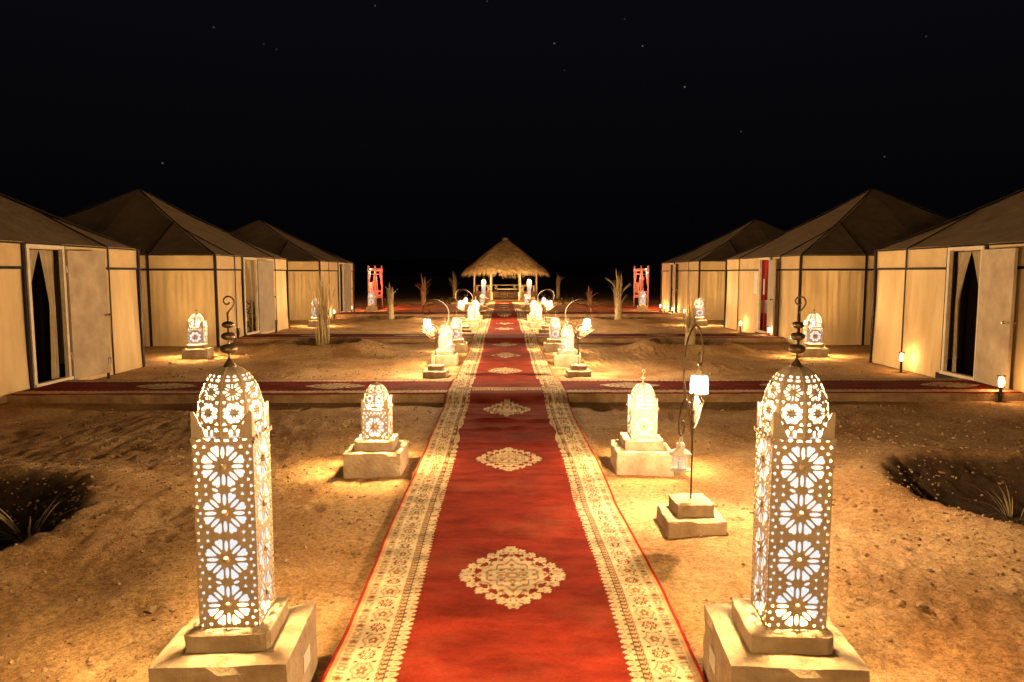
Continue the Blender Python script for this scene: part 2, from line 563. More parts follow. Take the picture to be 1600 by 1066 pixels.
def runner_col(x, y, y0, y1, meds):
    W = .795
    e_s = W - np.abs(x)
    e_e = np.minimum(y - y0, y1 - y)
    end = e_e < e_s
    e = np.where(end, e_e, e_s)
    al = np.where(end, x, y)
    n = len(x)
    col = np.tile(RED, (n, 1)).astype(float)
    put(col, e < .31, RED)
    # scalloped tongues
    t = (al / .044) % 1.0
    ln = .054 * np.sqrt(np.clip(1 - (2 * t - 1) ** 2, 0, 1)) ** .8
    k = (e >= .256) & (e < .256 + ln)
    put(col, k, CREAM * .92)
    put(col, (e >= .256) & (e < .268) & (np.abs(t - .5) > .36), DARK * 2)
    put(col, k & (np.abs(t - .5) < .10) & (e > .27) & (e < .29), TAN)
    put(col, (e >= .250) & (e < .256), DARK)
    # mottled band
    k = (e >= .213) & (e < .25)
    put(col, k, TAN)
    w = np.sin(al * 2 * PI / .036 + 2 * np.sin(e * 300)) * np.sin((e - .213) * 2 * PI / .0185)
    put(col, k & (w > .25), DARK * 1.6)
    put(col, k & (w < -.35), CREAM * .8)
    put(col, k & (np.abs(w) < .10), RUST)
    put(col, (e >= .2) & (e < .213), CREAM)
    put(col, (e >= .2) & (e < .2025), DARK * 2)
    # main floral band
    k = (e >= .095) & (e < .2)
    put(col, k, CREAM)
    q = e - .1475
    a = ((al / .25) % 1.0 - .5) * .25
    th = np.arctan2(q / .046, a / .062)
    r = np.hypot(a / .062, q / .046) * (1 + .11 * np.cos(6 * th))
    put(col, k & (np.abs(r - .93) < .085), OLIVE)
    put(col, k & (np.abs(r - .70) < .04), TAN)
    put(col, k & (r < .52) & (np.cos(5 * th) > -.1), RUST * .8)
    put(col, k & (r < .42) & (np.cos(5 * th + PI) > .3), OLIVE * .7)
    put(col, k & (r < .14), CREAM)
    a2 = (((al / .25) + .5) % 1.0 - .5) * .25
    th2 = np.arctan2(q / .044, a2 / .05)
    r2 = np.hypot(a2 / .05, q / .044)
    put(col, k & (r2 < .92) & (np.cos(8 * th2) * np.cos(r2 * 9) > .15), DARK * 1.5)
    put(col, k & (r2 < .95) & (np.cos(8 * th2) * np.cos(r2 * 9) < -.45), RUST)
    put(col, k & (r2 < .22), CREAM)
    dd = np.hypot(np.abs(a2) - .058, np.abs(q) - .040)
    put(col, k & (dd < .0085), DARK * 1.6)
    put(col, (e >= .085) & (e < .095), CREAM * 1.05)
    put(col, (e >= .0945) & (e < .097), TAN * .6)
    # outer small floral band
    k = (e >= .035) & (e < .085)
    put(col, k, CREAM * .9)
    a3 = ((al / .075) % 1.0 - .5) * .075
    odd = (np.floor(al / .075) % 2) > 0
    r3 = np.hypot(a3, (e - .06))
    t3 = np.arctan2(e - .06, a3)
    put(col, k & (r3 < .021 + .004 * np.cos(5 * t3)), np.array([.40, .20, .10]))
    put(col, k & (r3 < .012) & odd, DARK * 2.2)
    put(col, k & (r3 < .010) & ~odd, CREAM)
    put(col, k & (np.abs(np.abs(a3) - .034) < .004) & (np.abs(e - .06) < .016), OLIVE)
    put(col, (e >= .015) & (e < .035), TAN * 1.1)
    put(col, e < .015, EDGE)
    # medallions in the field
    fld = e > .31
    for yc in meds:
        m = fld & (np.abs(y - yc) < .45)
        if not m.any():
            continue
        medallion(col, np.where(m)[0], x[m], y[m] - yc, .29, .41)
    return col


def medallion(col, idx, dx, dy, hw, hl):
    u, v = np.abs(dx) / hw, np.abs(dy) / hl
    d = u + v
    body = (u ** 1.38 + v ** 1.38) < .60 + .05 * np.cos(16 * np.arctan2(v, u))
    flor = np.zeros(len(u), bool)
    core = np.zeros(len(u), bool)
    for t in (0, .16, .32, .48, .64, .80):
        cu, cv = .88 * math.cos(t * PI / 2) ** 1.45, .84 * math.sin(t * PI / 2) ** 1.45
        pu, pv = (u - cu) * hw, (v - cv) * hl
        rr = np.hypot(pu, pv)
        an = np.arctan2(pv, pu)
        flor |= rr < .034 * (1 + .28 * np.cos(5 * an))
        core |= rr < .010
        for o_ in (-1, 1):
            p2 = np.hypot((u - cu) * hw - .028, (v - cv) * hl - .022 * o_)
            flor |= p2 < .012
    pe = np.hypot(u * hw, (v - .90) * hl)
    ae = np.arctan2((v - .90) * hl, u * hw)
    flor |= pe < .040 * (1 + .2 * np.cos(6 * ae))
    core |= pe < .013
    stem = (u * hw < .010) & (v < .9)
    base = body | flor | stem
    col[idx[base]] = CREAM * .93
    w1 = np.sin(d * 26 + 1.6 * np.cos(9 * np.arctan2(v * hl, u * hw)))
    w2 = np.cos(u * 15) * np.cos(v * 19)
    col[idx[body & (w1 > .72)]] = OLIVE
    col[idx[body & (w2 > .62) & (d > .12)]] = TAN
    col[idx[body & (w2 < -.78)]] = RUST
    col[idx[body & (w2 > .86) & (d > .12)]] = DARK * 2
    col[idx[core]] = TAN * .8
    c = np.hypot(u * hw, v * hl)
    col[idx[c < .045]] = TAN * .8
    col[idx[c < .020]] = CREAM
    return col


def cross_col(x, y, W, x0, x1, meds):
    """x along the carpet, y across it from the middle"""
    e = W / 2 - np.abs(y)
    col = np.tile(RED * np.array([.86, .8, .9]), (len(x), 1))
    t = (x / .075) % 1.0
    inn = .165 + .05 * np.sqrt(np.clip(1 - (2 * t - 1) ** 2, 0, 1))
    k = e < inn
    put(col, k, CREAM * .95)
    w = np.sin(x * 2 * PI / .11) * np.sin(e * 2 * PI / .06)
    put(col, k & (w > .45) & (e < .16), TAN)
    put(col, k & (w < -.6) & (e < .15), OLIVE * 1.2)
    put(col, (e > .15) & (e < .158), RUST)
    put(col, (e > .045) & (e < .055), RUST)
    put(col, e < .018, EDGE * .7)
    for xc in meds:
        m = (np.abs(x - xc) < .5) & (e > .2)
        if m.any():
            medallion(col, np.where(m)[0], y[m], x[m] - xc, .24, .42)
    return col


def rug_material():
    m, n, l, b = nodes('woven_carpet')
    b.inputs['Roughness'].default_value = .97
    b.inputs['Specular IOR Level'].default_value = .03
    at = n.new('ShaderNodeAttribute'); at.attribute_name = 'weave'
    tc = n.new('ShaderNodeTexCoord')

    def noise(sc, det, stretch=(1, 1, 1)):
        mp = n.new('ShaderNodeMapping'); mp.inputs['Scale'].default_value = stretch
        l.new(tc.outputs['Object'], mp.inputs['Vector'])
        t = n.new('ShaderNodeTexNoise'); t.inputs['Scale'].default_value = sc; t.inputs['Detail'].default_value = det
        t.inputs['Roughness'].default_value = .65
        l.new(mp.outputs[0], t.inputs['Vector'])
        return t.outputs['Fac']

    def rmp(f, a, b_, c0, c1):
        r = n.new('ShaderNodeMapRange')
        r.inputs['From Min'].default_value, r.inputs['From Max'].default_value = a, b_
        r.inputs['To Min'].default_value, r.inputs['To Max'].default_value = c0, c1
        l.new(f, r.inputs['Value'])
        return r.outputs[0]
    wear = rmp(noise(2.6, 8, (1, 2.2, 1)), .34, .66, .58, 1.22)
    pile = rmp(noise(70, 4, (1, 3, 1)), .3, .7, .82, 1.14)
    mu = n.new('ShaderNodeMath'); mu.operation = 'MULTIPLY'
    l.new(wear, mu.inputs[0]); l.new(pile, mu.inputs[1])
    hs = n.new('ShaderNodeVectorMath'); hs.operation = 'SCALE'
    l.new(at.outputs['Color'], hs.inputs[0]); l.new(mu.outputs[0], hs.inputs['Scale'])
    dust = n.new('ShaderNodeMix'); dust.data_type = 'RGBA'
    l.new(rmp(noise(1.7, 6), .5, .72, 0.0, .16), dust.inputs[0])
    l.new(hs.outputs[0], dust.inputs[6]); dust.inputs[7].default_value = (.36, .16, .07, 1)
    l.new(dust.outputs[2], b.inputs['Base Color'])
    bp = n.new('ShaderNodeBump'); bp.inputs['Strength'].default_value = .5; bp.inputs['Distance'].default_value = .006
    l.new(noise(160, 3), bp.inputs['Height'])
    l.new(bp.outputs['Normal'], b.inputs['Normal'])
    return m


M['rug'] = rug_material()


def lay_carpet(name, P, Q, top, colour, world_of):
    """a grid of top vertices with a skirt 12 mm deep round the edge"""
    nu, nv = len(P), len(Q)
    U, V = np.meshgrid(P, Q)
    u, v = U.ravel(), V.ravel()
    col = colour(u, v)
    X, Y = world_of(u, v)
    Z = top(X, Y)
    Vt = np.stack([X, Y, Z], 1)
    ring = list(range(nu)) + [j * nu + nu - 1 for j in range(1, nv)] + [(nv - 1) * nu + i for i in range(nu - 2, -1, -1)] + [j * nu for j in range(nv - 2, 0, -1)]
    low = Vt[ring].copy(); low[:, 2] -= .022
    n0 = len(Vt)
    r = np.array(ring); k = len(ring); idx = np.arange(k)
    close = np.stack([r, n0 + idx, n0 + (idx + 1) % k, r[(idx + 1) % k]], 1)
    me = np_grid(name, np.concatenate([Vt, low]), nu, nv, M['rug'], True, close)
    ca = me.color_attributes.new('weave', 'FLOAT_COLOR', 'POINT')
    full = np.ones((n0 + k, 4), np.float32)
    full[:n0, :3] = col
    full[n0:, :3] = EDGE * .6
    ca.data.foreach_set('color', full.ravel())
    return link(name, me)


FOLDS = [(3.3, .004), (5.2, .008), (6.9, .014), (7.55, .024), (7.95, .032), (8.35, .018), (8.9, .022), (11.75, .022), (12.9, .008), (14.9, .008), (17.0, .01), (20.3, .012), (23.0, .01), (26.4, .012), (30.5, .012)]


def runner_top(lift):
    def f(X, Y):
        z = np.full_like(X, .020)
        for a, b in SLABS:
            z = np.maximum(z, .100 + .012 + lift - .1 * sstep(0, .45, np.maximum(a - Y, Y - b)) - .0)
        for y0, h in FOLDS:
            yy = Y - y0 - .05 * np.sin(X * 3 + y0 * 5)
            z = z + h * np.exp(-(yy / .03) ** 2) * (.6 + .4 * np.sin(X * 2.2 + y0))
        z = z + .008 * fbm(X, Y, 1.5, 2, 2) + .004 * fbm(X, Y, 6, 2, 8) + .022 * np.clip(fbm(X, Y, 1.1, 2, 13), 0, 1) * sstep(.70, .80, np.abs(X))
        return z
    return f


def graded(a, b, near, k):
    out = [a]
    while out[-1] < b - 1e-6:
        out.append(min(b, out[-1] + max(near, k * max(out[-1], .5) ** 2)))
    return np.array(out)


RG = 'red runner carpets laid end to end down the middle'
o = lay_carpet('runner_carpet', np.linspace(-.795, .795, 361), graded(.55, 9.76, .005, .0008), runner_top(.006),
               lambda u, v: runner_col(u, v, .55, 9.76, [1.35, 3.83, 6.32, 8.66]), lambda u, v: (u + .006 * np.sin(v * 2.2) + .014 * fbm(v * 1.0, v * .0 + np.sign(u) * 3.3, 1.6, 3, 6) * np.abs(u), v))
tag(o, 'red runner carpet with cream floral borders nearest the camera, between the two tall lanterns', 'carpet', RG)
o = lay_carpet('runner_carpet', np.linspace(-.795, .795, 201), graded(9.68, 25.6, .02, .0004), runner_top(0),
               lambda u, v: runner_col(u, v, 9.3, 25.95, [12.13, 14.39, 16.56, 19.09, 21.25, 23.5]), lambda u, v: (u + .008 * np.sin(v * 1.4), v))
tag(o, 'red runner carpet lying beyond the first crossing, its small medallions in a row', 'carpet', RG)
o = lay_carpet('runner_carpet', np.linspace(-.795, .795, 101), graded(25.63, 41.6, .04, .0002), runner_top(.003),
               lambda u, v: runner_col(u, v, 25.3, 41.9, [27.4, 29.7, 32, 34.3, 36.6, 39]), lambda u, v: (u + .008 * np.sin(v * 1.4), v))
tag(o, 'far red runner carpet leading up to the thatched gazebo', 'carpet', RG)

XG = 'red crossing carpets running from the runner to the tents'
XN = ('nearest', 'second', 'farthest')
for i, (a, b) in enumerate(SLABS):
    mid, W = (a + b) / 2, b - a - .02
    for s in (-1, 1):
        end = (6.50 if s < 0 else 6.88) if i < 2 else 6.45
        P = np.linspace(.80, end, (480, 260, 160)[i])
        Q = np.linspace(-W / 2, W / 2, (130, 70, 40)[i])
        meds = [1.75, 2.4 + 1.6, 2.4 + 3.9] if s > 0 else [2.4, 4.77]
        o = lay_carpet('crossing_carpet', P if s > 0 else P[::-1], Q,
                       lambda X, Y: .114 + .004 * fbm(X, Y, 2, 2, 4) + .005 * np.exp(-((np.abs(X) % .9 - .45) / .03) ** 2),
                       lambda u, v, W=W, end=end, meds=meds: cross_col(np.abs(u), v, W, .8, end, meds),
                       lambda u, v, s=s, mid=mid: (s * np.abs(u), mid + v + .01 * np.sin(u * 1.7)))
        tag(o, 'red crossing carpet, %s of the three on the %s side, reaching the open tent door' % (XN[i], 'left' if s < 0 else 'right'), 'carpet', XG)

# ------------------------------------------------------------------ pierced metal lanterns
def perf(outer, holes, thick, name, fn, mat_, out=0, mat_in=None):
    """a plate with true holes: polygon with holes filled and extruded, then mapped by fn"""
    cu = bpy.data.curves.new(name, 'CURVE')
    cu.dimensions = '2D'
    cu.fill_mode = 'BOTH'
    cu.extrude = thick / 2
    for poly in [outer] + holes:
        sp = cu.splines.new('POLY')
        sp.points.add(len(poly) - 1)
        for p, q in zip(sp.points, poly):
            p.co = (q[0], q[1], 0, 1)
        sp.use_cyclic_u = True
    ob = bpy.data.objects.new(name, cu)
    C.objects.link(ob)
    bpy.context.view_layer.update()
    dg = bpy.context.evaluated_depsgraph_get()
    me = bpy.data.meshes.new_from_object(ob.evaluated_get(dg))
    bpy.data.objects.remove(ob)
    bpy.data.curves.remove(cu)
    inner = [p.center.z * out < thick * .4 for p in me.polygons] if out else None
    for v in me.vertices:
        v.co = fn(v.co.x, v.co.y, v.co.z)
    me.materials.clear()
    me.materials.append(mat_)
    if out:
        me.materials.append(mat_in)
        me.polygons.foreach_set('material_index', [1 if q else 0 for q in inner])
    me.name = name
    me.update()
    return me


def ell(cx, cy, a, b, ang, n=10, sq=1.0):
    ca, sa = math.cos(ang), math.sin(ang)
    out = []
    for i in range(n):
        t = 2 * PI * i / n
        x, y = a * math.cos(t), b * math.sin(t)
        if sq != 1.0:  # pointed lens
            y *= abs(math.sin(t)) ** (sq - 1)
        out.append((cx + x * ca - y * sa, cy + x * sa + y * ca))
    return out


def wedge(cx, cy, r0, r1, w, ang):
    """heart-like trapezoid pointing to the centre"""
    prof = [(r0, -.12 * w), (r0 + (r1 - r0) * .35, -.55 * w), (r0 + (r1 - r0) * .8, -w), (r1 * .985, -.75 * w), (r1 * 1.01, -.35 * w), (r1 * .965, 0),
            (r1 * 1.01, .35 * w), (r1 * .985, .75 * w), (r0 + (r1 - r0) * .8, w), (r0 + (r1 - r0) * .35, .55 * w), (r0, .12 * w)]
    ca, sa = math.cos(ang), math.sin(ang)
    return [(cx + r * ca - t * sa, cy + r * sa + t * ca) for r, t in prof]


def tri(cx, cy, s, ang):
    out = []
    for i in range(6):
        a = ang + 2 * PI * i / 6
        r = s * (1.0 if i % 2 == 0 else .66)
        out.append((cx + r * math.cos(a), cy + r * math.sin(a)))
    return out


def rosette(cx, cy, R, n=8, rot=0.0):
    h = []
    for k in range(n):
        a = rot + 2 * PI * k / n
        h.append(ell(cx + .63 * R * math.cos(a), cy + .63 * R * math.sin(a), .27 * R, .088 * R, a))
        a2 = a + PI / n
        h.append(wedge(cx, cy, .50 * R, .98 * R, .185 * R, a2))
    return h


def tower_panel(w, h):
    holes = []
    ch = h / 4
    for k in range(4):
        cy_ = -h / 2 + ch * (k + .5)
        R = min(w * .375, ch * .47)
        holes += rosette(0, cy_, R, 8, PI / 2)
        for s in (-1, 1):
            for j in range(7):
                yy = cy_ - ch * .42 + j * ch * .14
                holes.append(tri(s * (w * .452 - (j % 2) * w * .045), yy, w * .034, 0 if s > 0 else PI))
            for j in (-1, 1):
                holes.append(tri(s * w * .30, cy_ + j * ch * .41, w * .034, j * PI / 2))
                if j > 0 and k % 2 == 0:
                    holes.append(ell(s * w * .15, cy_ + ch * .5, w * .055, w * .025, s * .35, 8))
    return holes


def small_panel(w, h):
    holes = rosette(0, -h * .06, min(w, h) * .375, 8, PI / 2)
    for s in (-1, 1):
        for j in range(5):
            holes.append(tri(s * w * .435, -h * .42 + j * h * .17, w * .036, 0 if s > 0 else PI))
        for yy in (-.40, .28):
            holes.append(tri(s * w * .30, yy * h, w * .045, PI / 2 if yy > 0 else -PI / 2))
            holes.append(ell(s * w * .37, yy * h * .72 - h * .02, w * .03, w * .02, .7, 8))
    n = 7
    for j in range(n):
        holes.append(ell((j - (n - 1) / 2) * w * .13, h * .42, w * .042, w * .03, PI / 2, 8))
        if j < n - 1:
            holes.append(tri((j - (n - 2) / 2) * w * .13, h * .355, w * .026, PI / 2))
    return holes


def dome_profile(Rb, zc, zh):
    """radius and height along the arc: short drum, then a pointed dome"""
    pts = []
    for i in range(41):
        t = i / 40
        if t < .22:
            pts.append((Rb * (1 + .03 * math.sin(t / .22 * PI / 2)), zc * t / .22))
        else:
            a = (t - .22) / .78 * PI / 2
            pts.append((Rb * 1.03 * math.cos(a) ** .92, zc + (zh - zc) * math.sin(a)))
    L = [0.0]
    for p, q in zip(pts, pts[1:]):
        L.append(L[-1] + math.hypot(q[0] - p[0], q[1] - p[1]))
    return pts, L


def dome_at(prof, s):
    pts, L = prof
    s = min(max(s, 0), L[-1])
    for i in range(len(L) - 1):
        if s <= L[i + 1]:
            t = (s - L[i]) / max(L[i + 1] - L[i], 1e-9)
            return pts[i][0] + (pts[i + 1][0] - pts[i][0]) * t, pts[i][1] + (pts[i + 1][1] - pts[i][1]) * t
    return pts[-1]


def dome_gore(prof, n, k):
    """outline and holes in the flat of one gore; k scales the pattern"""
    L = prof[1][-1]
    top = L * .955
    N = 26
    hw = lambda s: dome_at(prof, s)[0] * PI / n * .985
    outer = [(-hw(top * i / N), top * i / N) for i in range(N + 1)][::-1] + [(hw(top * i / N), top * i / N) for i in range(N + 1)]
    holes = []
    w = hw(0)
    def ok(h):
        return all(abs(x) < hw(y) - .0028 * k and .004 * k < y < top - .004 * k for x, y in h)
    cand = []
    for j in (-1, 1):
        cand.append(tri(j * w * .68, w * .28, w * .22, -PI / 2))
        cand.append(tri(j * w * .66, w * .80, w * .20, PI / 2))
        cand.append(ell(j * w * .27, w * .54, w * .26, w * .15, PI / 2, 8))
    cand.append(tri(0, w * 1.0, w * .17, -PI / 2))
    cand.append(tri(0, w * .12, w * .13, PI / 2))
    c1 = w * 2.15
    cand += rosette(0, c1, w * .84, 8, PI / 2)
    for j in (-1, 1):
        cand.append(tri(j * w * .74, c1 - w * .86, w * .15, PI / 2))
        cand.append(tri(j * w * .70, c1 + w * .86, w * .15, -PI / 2))
    c2 = c1 + w * 1.70
    R2 = hw(c2) * .86
    cand += rosette(0, c2, R2, 6, PI / 2)
    c3 = c2 + R2 * 1.35
    for j in (-1, 1):
        cand.append(ell(j * hw(c3) * .44, c3, w * .13, hw(c3) * .30, PI / 2, 8))
        c4 = c3 + w * .36
        cand.append(ell(j * hw(c4) * .42, c4, w * .13, hw(c4) * .24, PI / 2, 8))
    holes = [h for h in cand if ok(h)]
    return outer, holes


def spiral_pts(cx, cz, r0, r1, a0, a1, n=18):
    return [(cx + (r0 + (r1 - r0) * i / n) * math.cos(a0 + (a1 - a0) * i / n), 0, cz + (r0 + (r1 - r0) * i / n) * math.sin(a0 + (a1 - a0) * i / n)) for i in range(n + 1)]


def lens_prof(r, h, z):
    return [(.004, z - h / 2)] + [(r * math.cos(t) ** .8, z + h / 2 * math.sin(t)) for t in [(-1 + 2 * i / 8) * PI / 2 * .94 for i in range(9)]] + [(.004, z + h / 2)]


def make_lantern(kind):
    tall = kind == 'tall'
    w, h = (.222, .72) if tall else (.225, .255)
    t = .0014
    root = thing('tall_lantern' if tall else 'short_lantern', '', 'lantern')
    holes = tower_panel(w, h) if tall else small_panel(w, h)
    outer = []
    for i in range(8): outer.append((-w / 2 + w * i / 8, -h / 2))
    for i in range(12): outer.append((w / 2, -h / 2 + h * i / 12))
    for i in range(8): outer.append((w / 2 - w * i / 8, h / 2))
    for i in range(12): outer.append((-w / 2, h / 2 - h * i / 12))
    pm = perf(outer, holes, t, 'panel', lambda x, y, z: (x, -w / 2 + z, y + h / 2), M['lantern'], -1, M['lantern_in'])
    bm_ = MB().lathe([(.001, 0), (w * .062, 0), (w * .056, .006), (w * .036, .011), (.001, .013)], 12).mesh('boss', M['lantern'], True)
    for k in range(4):
        p = link('panel', pm, root, rot=(0, 0, k * PI / 2))
        cells = [h / 8 + h / 4 * j for j in range(4)] if tall else [h * .44]
        for zc in cells:
            link('boss', bm_, p, loc=(0, -w / 2 - .0012, zc), rot=(PI / 2, 0, 0))
    # cornice: a flat rim with a row of beads on every side
    cm = MB()
    for k in range(4):
        R = Matrix.Rotation(k * PI / 2, 3, 'Z')
        cm.box(R @ Vector((0, -w / 2 - .004, h + .002)), (w + .016, .008, .010), R)
        for j in range(7):
            p = R @ Vector(((j - 3) * w * .152, -w / 2 - .006, h + .010))
            cm.tube([p + R @ Vector((0, -.004, 0)), p + R @ Vector((0, .004, 0))], .0095 if tall else .011, 8)
    cm.build('cornice', M['lantern'], root)
    dz = h + .012
    # folded corner horns
    mh = .105 if tall else .085
    mw = w * .26
    mm = MB()
    q = w / 2
    mm.add([(q, -q, 0), (q - mw, -q, 0), (q - .012, -q, mh), (q, -q, mh), (q, -q + mw, 0), (q, -q + .012, mh),
            (q - .003, -q + .003, 0), (q - mw, -q + .003, 0), (q - .012, -q + .003, mh), (q - .003, -q + .003, mh), (q - .003, -q + mw, 0), (q - .003, -q + .012, mh)],
           [(1, 0, 3, 2), (0, 4, 5, 3), (6, 7, 8, 9), (10, 6, 9, 11), (1, 2, 8, 7), (4, 10, 11, 5), (2, 3, 9, 8), (3, 5, 11, 9)])
    hm = mm.mesh('corner_horn', M['lantern'])
    for k in range(4):
        link('corner_horn', hm, root, loc=(0, 0, dz), rot=(0, 0, k * PI / 2))
    # roof plate with a round opening so light falls down the tower
    Rb = w * .535 if tall else w * .48
    ring = MB()
    n = 32
    vs, fs = [], []
    for i in range(n):
        a = 2 * PI * i / n
        c_, s_ = math.cos(a), math.sin(a)
        mx = max(abs(c_), abs(s_))
        vs += [(Rb * .97 * c_, Rb * .97 * s_, dz - .004), (w / 2 * c_ / mx, w / 2 * s_ / mx, dz - .004)]
    for i in range(n):
        j = (i + 1) % n
        fs.append((2 * i, 2 * i + 1, 2 * j + 1, 2 * j))
    ring.add(vs, fs).build('top_plate', M['lantern'], root)
    prof = dome_profile(Rb, .065 if tall else .045, .262 if tall else .205)
    ng = 8
    og, hg = dome_gore(prof, ng, 1.0 if tall else .9)

    def onto(x, y, z):
        r, zz = dome_at(prof, y)
        a = x / max(r, .004)
        rr = r + z
        return (rr * math.sin(a), -rr * math.cos(a), zz)
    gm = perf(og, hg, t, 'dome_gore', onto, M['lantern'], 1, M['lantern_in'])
    L = prof[1][-1]
    rb = MB()
    rp = []
    for i in range(15):
        r, zz = dome_at(prof, L * .97 * i / 14)
        rp.append((0, -r - .001, zz))
    rb.tube(rp, .0026, 5)
    rm = rb.mesh('dome_rib', M['lantern'], True)
    for k in range(ng):
        link('dome_gore', gm, root, loc=(0, 0, dz), rot=(0, 0, (k + .5) * 2 * PI / ng))
        link('dome_rib', rm, root, loc=(0, 0, dz), rot=(0, 0, k * 2 * PI / ng))
    zt = dz + prof[0][-1][1]
    f = MB()
    if tall:
        f.lathe([(.030, -.012), (.020, .006), (.008, .022), (.005, .030)], 12, (0, 0, zt))
        f.tube([(0, 0, zt), (0, 0, zt + .205)], .0038, 6)
        for r_, hh_, zz in ((.031, .036, .065), (.027, .031, .113), (.023, .027, .157)):
            f.lathe(lens_prof(r_, hh_, zt + zz), 14)
        sp = [(0, 0, zt + .195), (.004, 0, zt + .207), (.018, 0, zt + .222)] + spiral_pts(.002, zt + .245, .026, .006, -.7, 1.9 * PI, 26)
        f.tube(sp, .0034, 6)
        f.build('finial', M['lantern_dark'], root, True)
    else:
        f.lathe([(.022, -.008), (.010, .006), (.004, .014)], 12, (0, 0, zt))
        f.tube([(0, 0, zt), (0, 0, zt + .07)], .0035, 6)
        f.lathe(lens_prof(.020, .024, zt + .045), 12)
        sp = [(0, 0, zt + .07), (.006, 0, zt + .082)] + spiral_pts(0, zt + .105, .017, .005, -.9, 1.5 * PI, 16)
        f.tube(sp, .003, 6)
        f.build('finial', M['lantern'], root, True)
    li = MB()  # added glowing sheets behind the tower holes
    q = w / 2 - .010
    li.add([(-q, -q, .004), (q, -q, .004), (q, q, .004), (-q, q, .004), (-q, -q, h - .004), (q, -q, h - .004), (q, q, h - .004), (-q, q, h - .004)],
           [(0, 1, 5, 4), (1, 2, 6, 5), (2, 3, 7, 6), (3, 0, 4, 7)])
    li.build('glow_liner', M['glow_liner'], root)
    dl = MB()
    n = 24
    vs, fs = [], []
    for i in range(13):
        r_, z_ = dome_at(prof, prof[1][-1] * .97 * i / 12)
        for j in range(n):
            vs.append(((r_ * .95) * math.cos(2 * PI * j / n), (r_ * .95) * math.sin(2 * PI * j / n), dz + z_ * .97))
    for i in range(12):
        for j in range(n):
            fs.append((i * n + j, i * n + (j + 1) % n, (i + 1) * n + (j + 1) % n, (i + 1) * n + j))
    dl.add(vs, fs).build('glow_liner', M['glow_liner'], root, True)
    zb = dz + (.075 if tall else .035)
    bl = MB().lathe([(.004, -.040), (.020, -.026), (.024, 0), (.018, .020), (.006, .028)], 12, (0, 0, zb))
    bl.build('bulb', M['bulb'], root, True)
    return root, zb


def lit(root, zb, watts):
    light('lantern_light', (0, 0, zb), watts, root, r=.05)
    return root


LG = 'white pierced lanterns along the carpet and tents'
PG = 'stepped stone plinths under the lanterns'


def make_plinth(kind):
    root = thing('stone_plinth', '', 'plinth')
    if kind == 'tall':
        a, ah, b, bh = .50, .278, .315, .074
    else:
        a, ah, b, bh = .49, .185, .335, .085
    MB().rough_box((0, 0, ah / 2 - .05), (a, a, ah + .10), a * 10).build('lower_step', M['concrete'], root)
    MB().rough_box((0, 0, ah + bh / 2 - .004), (b, b, bh + .008), b * 20, .003).build('upper_step', M['concrete'], root)
    return root, ah + bh


TALL, TALL_ZB = make_lantern('tall')
SHORT, SHORT_ZB = make_lantern('short')
PT, PT_H = make_plinth('tall')
PS, PS_H = make_plinth('small')
used = set()
used_last = ['']


def place(proto, loc, rz, label):
    if proto.name in used:
        o_ = copy_tree(proto)
    else:
        o_ = proto
        used.add(proto.name)
    o_.location = loc
    o_.rotation_euler = (0, 0, rz)
    o_['label'] = label
    used_last[0] = o_.name
    return o_


for p_, g_ in ((TALL, LG), (SHORT, LG), (PT, PG), (PS, PG)):
    p_['group'] = g_

R_ = math.radians
TALLS = [(-1.095, 2.72, R_(2.5), -1.095, 'tall white pierced lantern with dotted dome at left front, beside the carpet', 'large stepped plinth at left front under the tall lantern', TALL_W),
         (1.05, 2.68, R_(-4.5), 1.075, 'tall white pierced lantern with dotted dome at right front, beside the carpet', 'large stepped plinth at right front under the tall lantern', TALL_W),
         (-1.12, 39.6, 0, -1.12, 'small looking far tall lantern in front of the left post of the thatched gazebo', 'plinth under the tall lantern left of the gazebo entrance', GAZ_W),
         (-1.25, -2.3, 0, -1.25, 'tall white lantern behind the viewpoint left of the runner', 'plinth of the lantern behind the viewpoint left of the runner', BACK_W),
         (1.25, -2.3, 0, 1.25, 'tall white lantern behind the viewpoint right of the runner', 'plinth of the lantern behind the viewpoint right of the runner', BACK_W),
         (1.40, 39.6, 0, 1.40, 'small looking far tall lantern in front of the right post of the thatched gazebo', 'plinth under the tall lantern right of the gazebo entrance', GAZ_W)]
plate_done = None
tall_objs = []
for x, y, rz, lx, lab, plab, wt in TALLS:
    pl = place(PT, (x, y, 0), rz, plab)
    ln_ = place(TALL, (lx, y + (.0 if y < 10 else 0), PT_H - .001), rz, lab)
    lights_w = wt
    tall_objs.append((ln_, pl, wt))
    if 0 < y < 10:
        s = 1 if x < 0 else -1
        MB().box((s * .2515, .03, .14), (.006, .11, .075), bev=.002).build('pale_plate', M['white'], pl)

